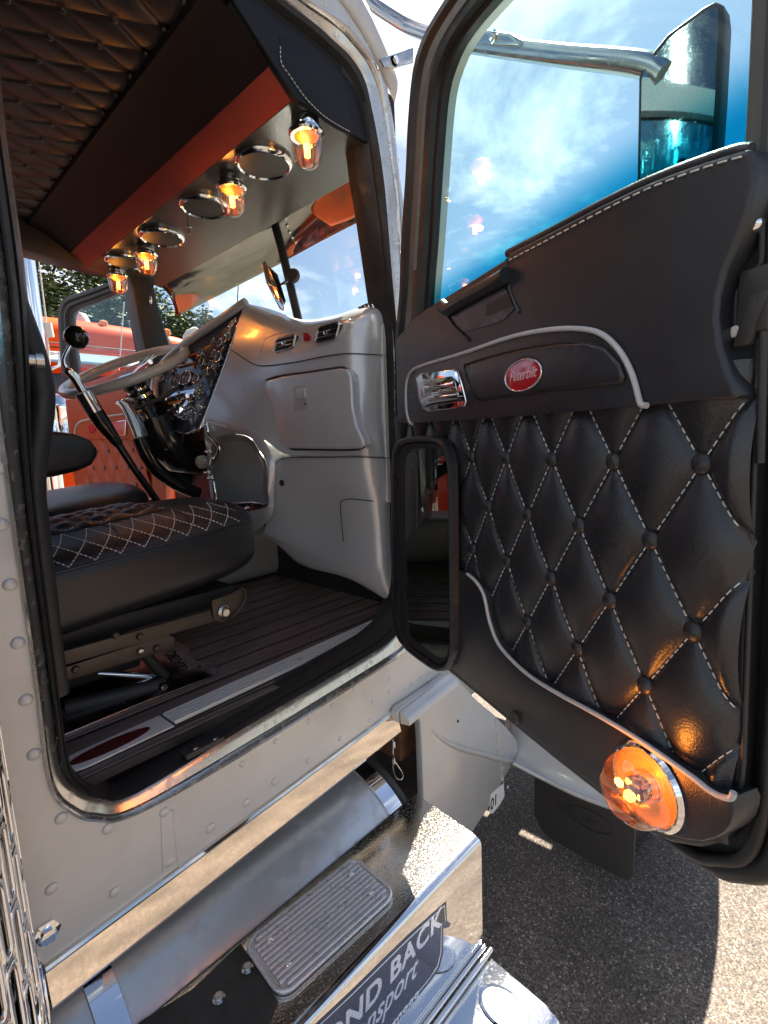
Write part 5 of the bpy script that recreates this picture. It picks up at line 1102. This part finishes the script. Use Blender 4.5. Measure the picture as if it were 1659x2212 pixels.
# ================================================================== beyond the cab
def cabover(name, label, loc, rz):
    t = thing(name, label, 'truck', (0, 0, 0), None)
    W2 = 1.22
    body = [(-W2, 0), (-W2, 2.2), (-W2, .0), (0, 0)]
    rows = []
    for y_, zt in ((0.02, 3.0), (.06, 3.18), (.18, 3.28), (.5, 3.33), (1.2, 3.36), (2.2, 3.36)):
        rows.append([Vector((x*W2, y_+(.10 if abs(x) > .93 else 0), z)) for x, z in ((-1, .55), (-1, 1.6), (-1, 2.75), (-.99, zt-.22), (-.93, zt-.07), (-.7, zt), (0, zt+.03), (.7, zt), (.93, zt-.07), (.99, zt-.22), (1, 2.75), (1, 1.6), (1, .55))])
    surf('cab', rows, OR, t, 3, 50)
    prism('front_panel', [Vector((-1.16, .0, .6)), Vector((1.16, .0, .6)), Vector((1.18, .0, 2.98)), Vector((-1.18, .0, 2.98))], (0, .05, 0), OR, t, .03)
    prism('windscreen', [Vector((-1.08, -.015, 1.75)), Vector((1.08, -.015, 1.75)), Vector((1.10, -.01, 2.72)), Vector((-1.10, -.01, 2.72))], (0, .01, 0), BLKG, t, .02)
    surf('sun_visor', [[Vector((x, -.02-.06*(1-abs(x)/1.3), 2.92)) for x in (-1.15, -.6, 0, .6, 1.15)], [Vector((x, -.20-.06*(1-abs(x)/1.3), 2.80)) for x in (-1.15, -.6, 0, .6, 1.15)]], mat('pale blue visor '+name, (.35, .45, .50), .15, metal=.3), t, 4, 60, .02)
    for x in (-.9, -.55, -.2, .15, .5, .85):
        lathe('roof_marker', (x, .17, 3.29), (0, -.4, 1), [(.045, 0), (.045, .03), (.034, .055), (0, .065)], MARK, t, 14)
    for x in (-.62, .02): lathe('roof_beacon', (x, .55, 3.34), (0, 0, 1), [(.12, 0), (.12, .06), (.09, .13), (0, .16)], CREAM, t, 18)
    for x in (-1.02, 1.02): lathe('side_marker', (x*.55, -.03, 3.0), (0, -1, 0), [(.045, 0), (.045, .03), (0, .045)], MARK, t, 16)
    for x in (-.5, .5): tube('wiper', [Vector((x, -.03, 1.78)), Vector((x+.35, -.03, 2.2))], .01, BLKP, t, 6)
    tube('roof_seam', [Vector((-1.19, -.012, 3.02)), Vector((1.19, -.012, 3.02))], .006, BLK, t, 6)
    for s in (-1, 1):
        box('side_mirror', (s*1.45, -.12, 2.35), (.22, .12, .5), BLKP, t, bevel=.03)
        tube('mirror_bracket', [Vector((s*1.2, 0, 2.6)), Vector((s*1.45, -.1, 2.6))], .015, BLKP, t, 8)
    box('bumper', (0, .0, .55), (2.4, .25, .4), OR, t, bevel=.05)
    for s in (-1, 1):
        box('headlight', (s*.95, -.04, .95), (.35, .06, .18), CHRD, t, bevel=.02)
        lathe('wheel', (s*1.0, 1.1, .5), (s, 0, 0), [(0, .2), (.28, .2), (.3, .22), (.5, .18), (.5, -.1), (0, -.1)], TYRE, t, 28)
    lathe('exhaust_stack', (-1.05, 2.4, 1.2), (0, 0, 1), [(.09, 0), (.09, 3.6)], CHR, t, 24)
    lathe('exhaust_stack', (1.30, 2.0, 1.2), (0, 0, 1), [(.10, 0), (.10, 3.4)], CHR, t, 24)
    t.location = loc; t.rotation_euler = (0, 0, rz); return t
ot = cabover('cabover_truck', 'bright orange cab-over truck with amber roof markers beyond the driver door', (1.98, 5.0, 0), rad(0))
# red long-nose truck alongside: stack, air cleaner, bracket and flank
rt = thing('red_truck', 'red and orange truck flank with chrome stack and air cleaner left of the steering wheel', 'truck', (.6, 3.9, 0))
rr_ = []
for x, zt in ((-1.4, 2.62), (-.2, 2.66), (.5, 2.62), (.85, 2.55), (1.0, 2.40)):
    rr_.append([Vector((x, y_, z)) for y_, z in ((3.62, .7), (3.60, 1.6), (3.60, zt-.3), (3.64, zt-.08), (3.8, zt), (4.4, zt+.03), (5.0, zt))])
surf('cab', rr_, REDP, rt, 3, 50)
prism('side_window', [PY(*p, 3.585) for p in ((122, 840), (140, 835), (200, 835), (200, 900), (130, 900))], (0, .01, 0), BLKG, rt, .01)
stc = PY(52, 600, 3.7); lathe('chrome_stack', (stc.x, 3.7, 1.0), (0, 0, 1), [(.085, 0), (.085, 2.6), (.08, 2.7)], CHR, rt, 32)
ac = PY(129, 910, 3.3); lathe('air_cleaner', (ac.x, 3.3, ac.z-.12), (0, 0, 1), [(.0, 0), (.09, 0), (.095, .02), (.09, .03), (.09, .20), (.095, .21), (.095, .235), (.085, .25), (.06, .30), (.0, .32)], CHR, rt, 28)
tube('mirror_bracket', [PY(100, 765, 3.4), PY(128, 762, 3.4), PY(128, 790, 3.4), PY(105, 800, 3.4)], .012, CHR, rt, 8)
tube('grab_rail', [PY(106, 800, 3.45), PY(114, 960, 3.45)], .014, CHR, rt, 8)
an = tube('antenna', [PY(84, 565, 3.3), PY(98, 680, 3.3), PY(113, 868, 3.3)], [.004, .006, .009], CREAM, rt, 8)
tube('antenna_coil', [PY(102, 698, 3.3), PY(108, 728, 3.3)], .028, CREAM, rt, 10)
for q, (x0_, y0_, x1_, y1_) in enumerate(((268, 652, 257, 800), (516, 590, 512, 668))):
    rt2 = tube('whip_antenna', [PY(x0_, y0_, 4.6), PY(x1_, y1_, 4.6)], .006, CREAM if q == 0 else BLKP, ot, 6)
# headlamp-like chrome domes in front of the far pillar (mirrors of the neighbour)
for p in ((403, 735), (418, 738)): lathe('horn_bell', PY(*p, 3.2), (.3, -1, .1), [(.0, 0), (.05, .01), (.075, .06), (.08, .12), (.075, .125)], CREAM, ot, 24)
# trees
def leafmat(nm, a, b):
    m = bpy.data.materials.new(nm); m.use_nodes = True; t = m.node_tree; bs = t.nodes['Principled BSDF']; tc = N(t, 'ShaderNodeTexCoord')
    n = N(t, 'ShaderNodeTexNoise'); n.inputs['Scale'].default_value = 1.1; n.inputs['Detail'].default_value = 5; t.links.new(tc.outputs['Object'], n.inputs['Vector'])
    r = N(t, 'ShaderNodeValToRGB'); r.color_ramp.elements[0].position = .35; r.color_ramp.elements[0].color = a+(1,); r.color_ramp.elements[1].position = .65; r.color_ramp.elements[1].color = b+(1,)
    t.links.new(n.outputs['Fac'], r.inputs[0]); t.links.new(r.outputs[0], bs.inputs['Base Color']); bs.inputs['Roughness'].default_value = .6; return m
LF = leafmat('pine foliage', (.045, .075, .022), (.13, .16, .05))
def tree(name, label, x, y_, h, w_, seed, group='trees behind the parked trucks'):
    rnd = random.Random(seed); t = thing(name, label, 'tree', (x, y_, 0), group)
    tube('trunk', [Vector((x, y_, 0)), Vector((x+.1, y_, h*.4)), Vector((x-.05, y_+.1, h*.85))], [.28, .2, .08], BARK, t, 10)
    vs_ = []; fs = []; clumps = []
    for i in range(130):
        zf = rnd.uniform(.25, 1.0); rr = w_*math.sqrt(max(.05, 1-((zf-.45)/.6)**2))*rnd.uniform(.25, 1.0); a = rnd.uniform(0, 6.283)
        clumps.append(Vector((x+rr*math.cos(a), y_+rr*math.sin(a), h*zf)))
    for k_, c in enumerate(clumps):
        if k_ % 4 == 0: tube('limb', [Vector((x, y_, c.z*.75)), c.lerp(Vector((x, y_, c.z)), .4), c], [.07, .05, .02], BARK, t, 6)
        for i in range(190):
            d = Vector((rnd.gauss(0, 1), rnd.gauss(0, 1), rnd.gauss(0, .7))); d = d/max(.3, d.length)*rnd.uniform(.3, 1.0)*w_*.30; p = c+d
            n_ = Vector((rnd.gauss(0, 1), rnd.gauss(0, 1), rnd.gauss(0, 1))).normalized(); ax, a, b_ = frame(n_); s = rnd.uniform(.06, .15); i0 = len(vs_)
            vs_ += [p-a*s, p-b_*s*.45, p+a*s, p+b_*s*.45]; fs.append((i0, i0+1, i0+2, i0+3))
    mk('crown', vs_, fs, LF, t, None, False)
tree('pine_tree', 'broad green tree standing behind the chrome stack at far left', 6.2, 24, 11.2, 3.4, 1)
tree('pine_tree', 'green tree between the stack and the driver door frame', 9.6, 25, 10.6, 3.2, 2)
tree('pine_tree', 'smaller dark tree seen low through the windshield behind orange roof', 13.0, 24, 8.6, 2.4, 3)
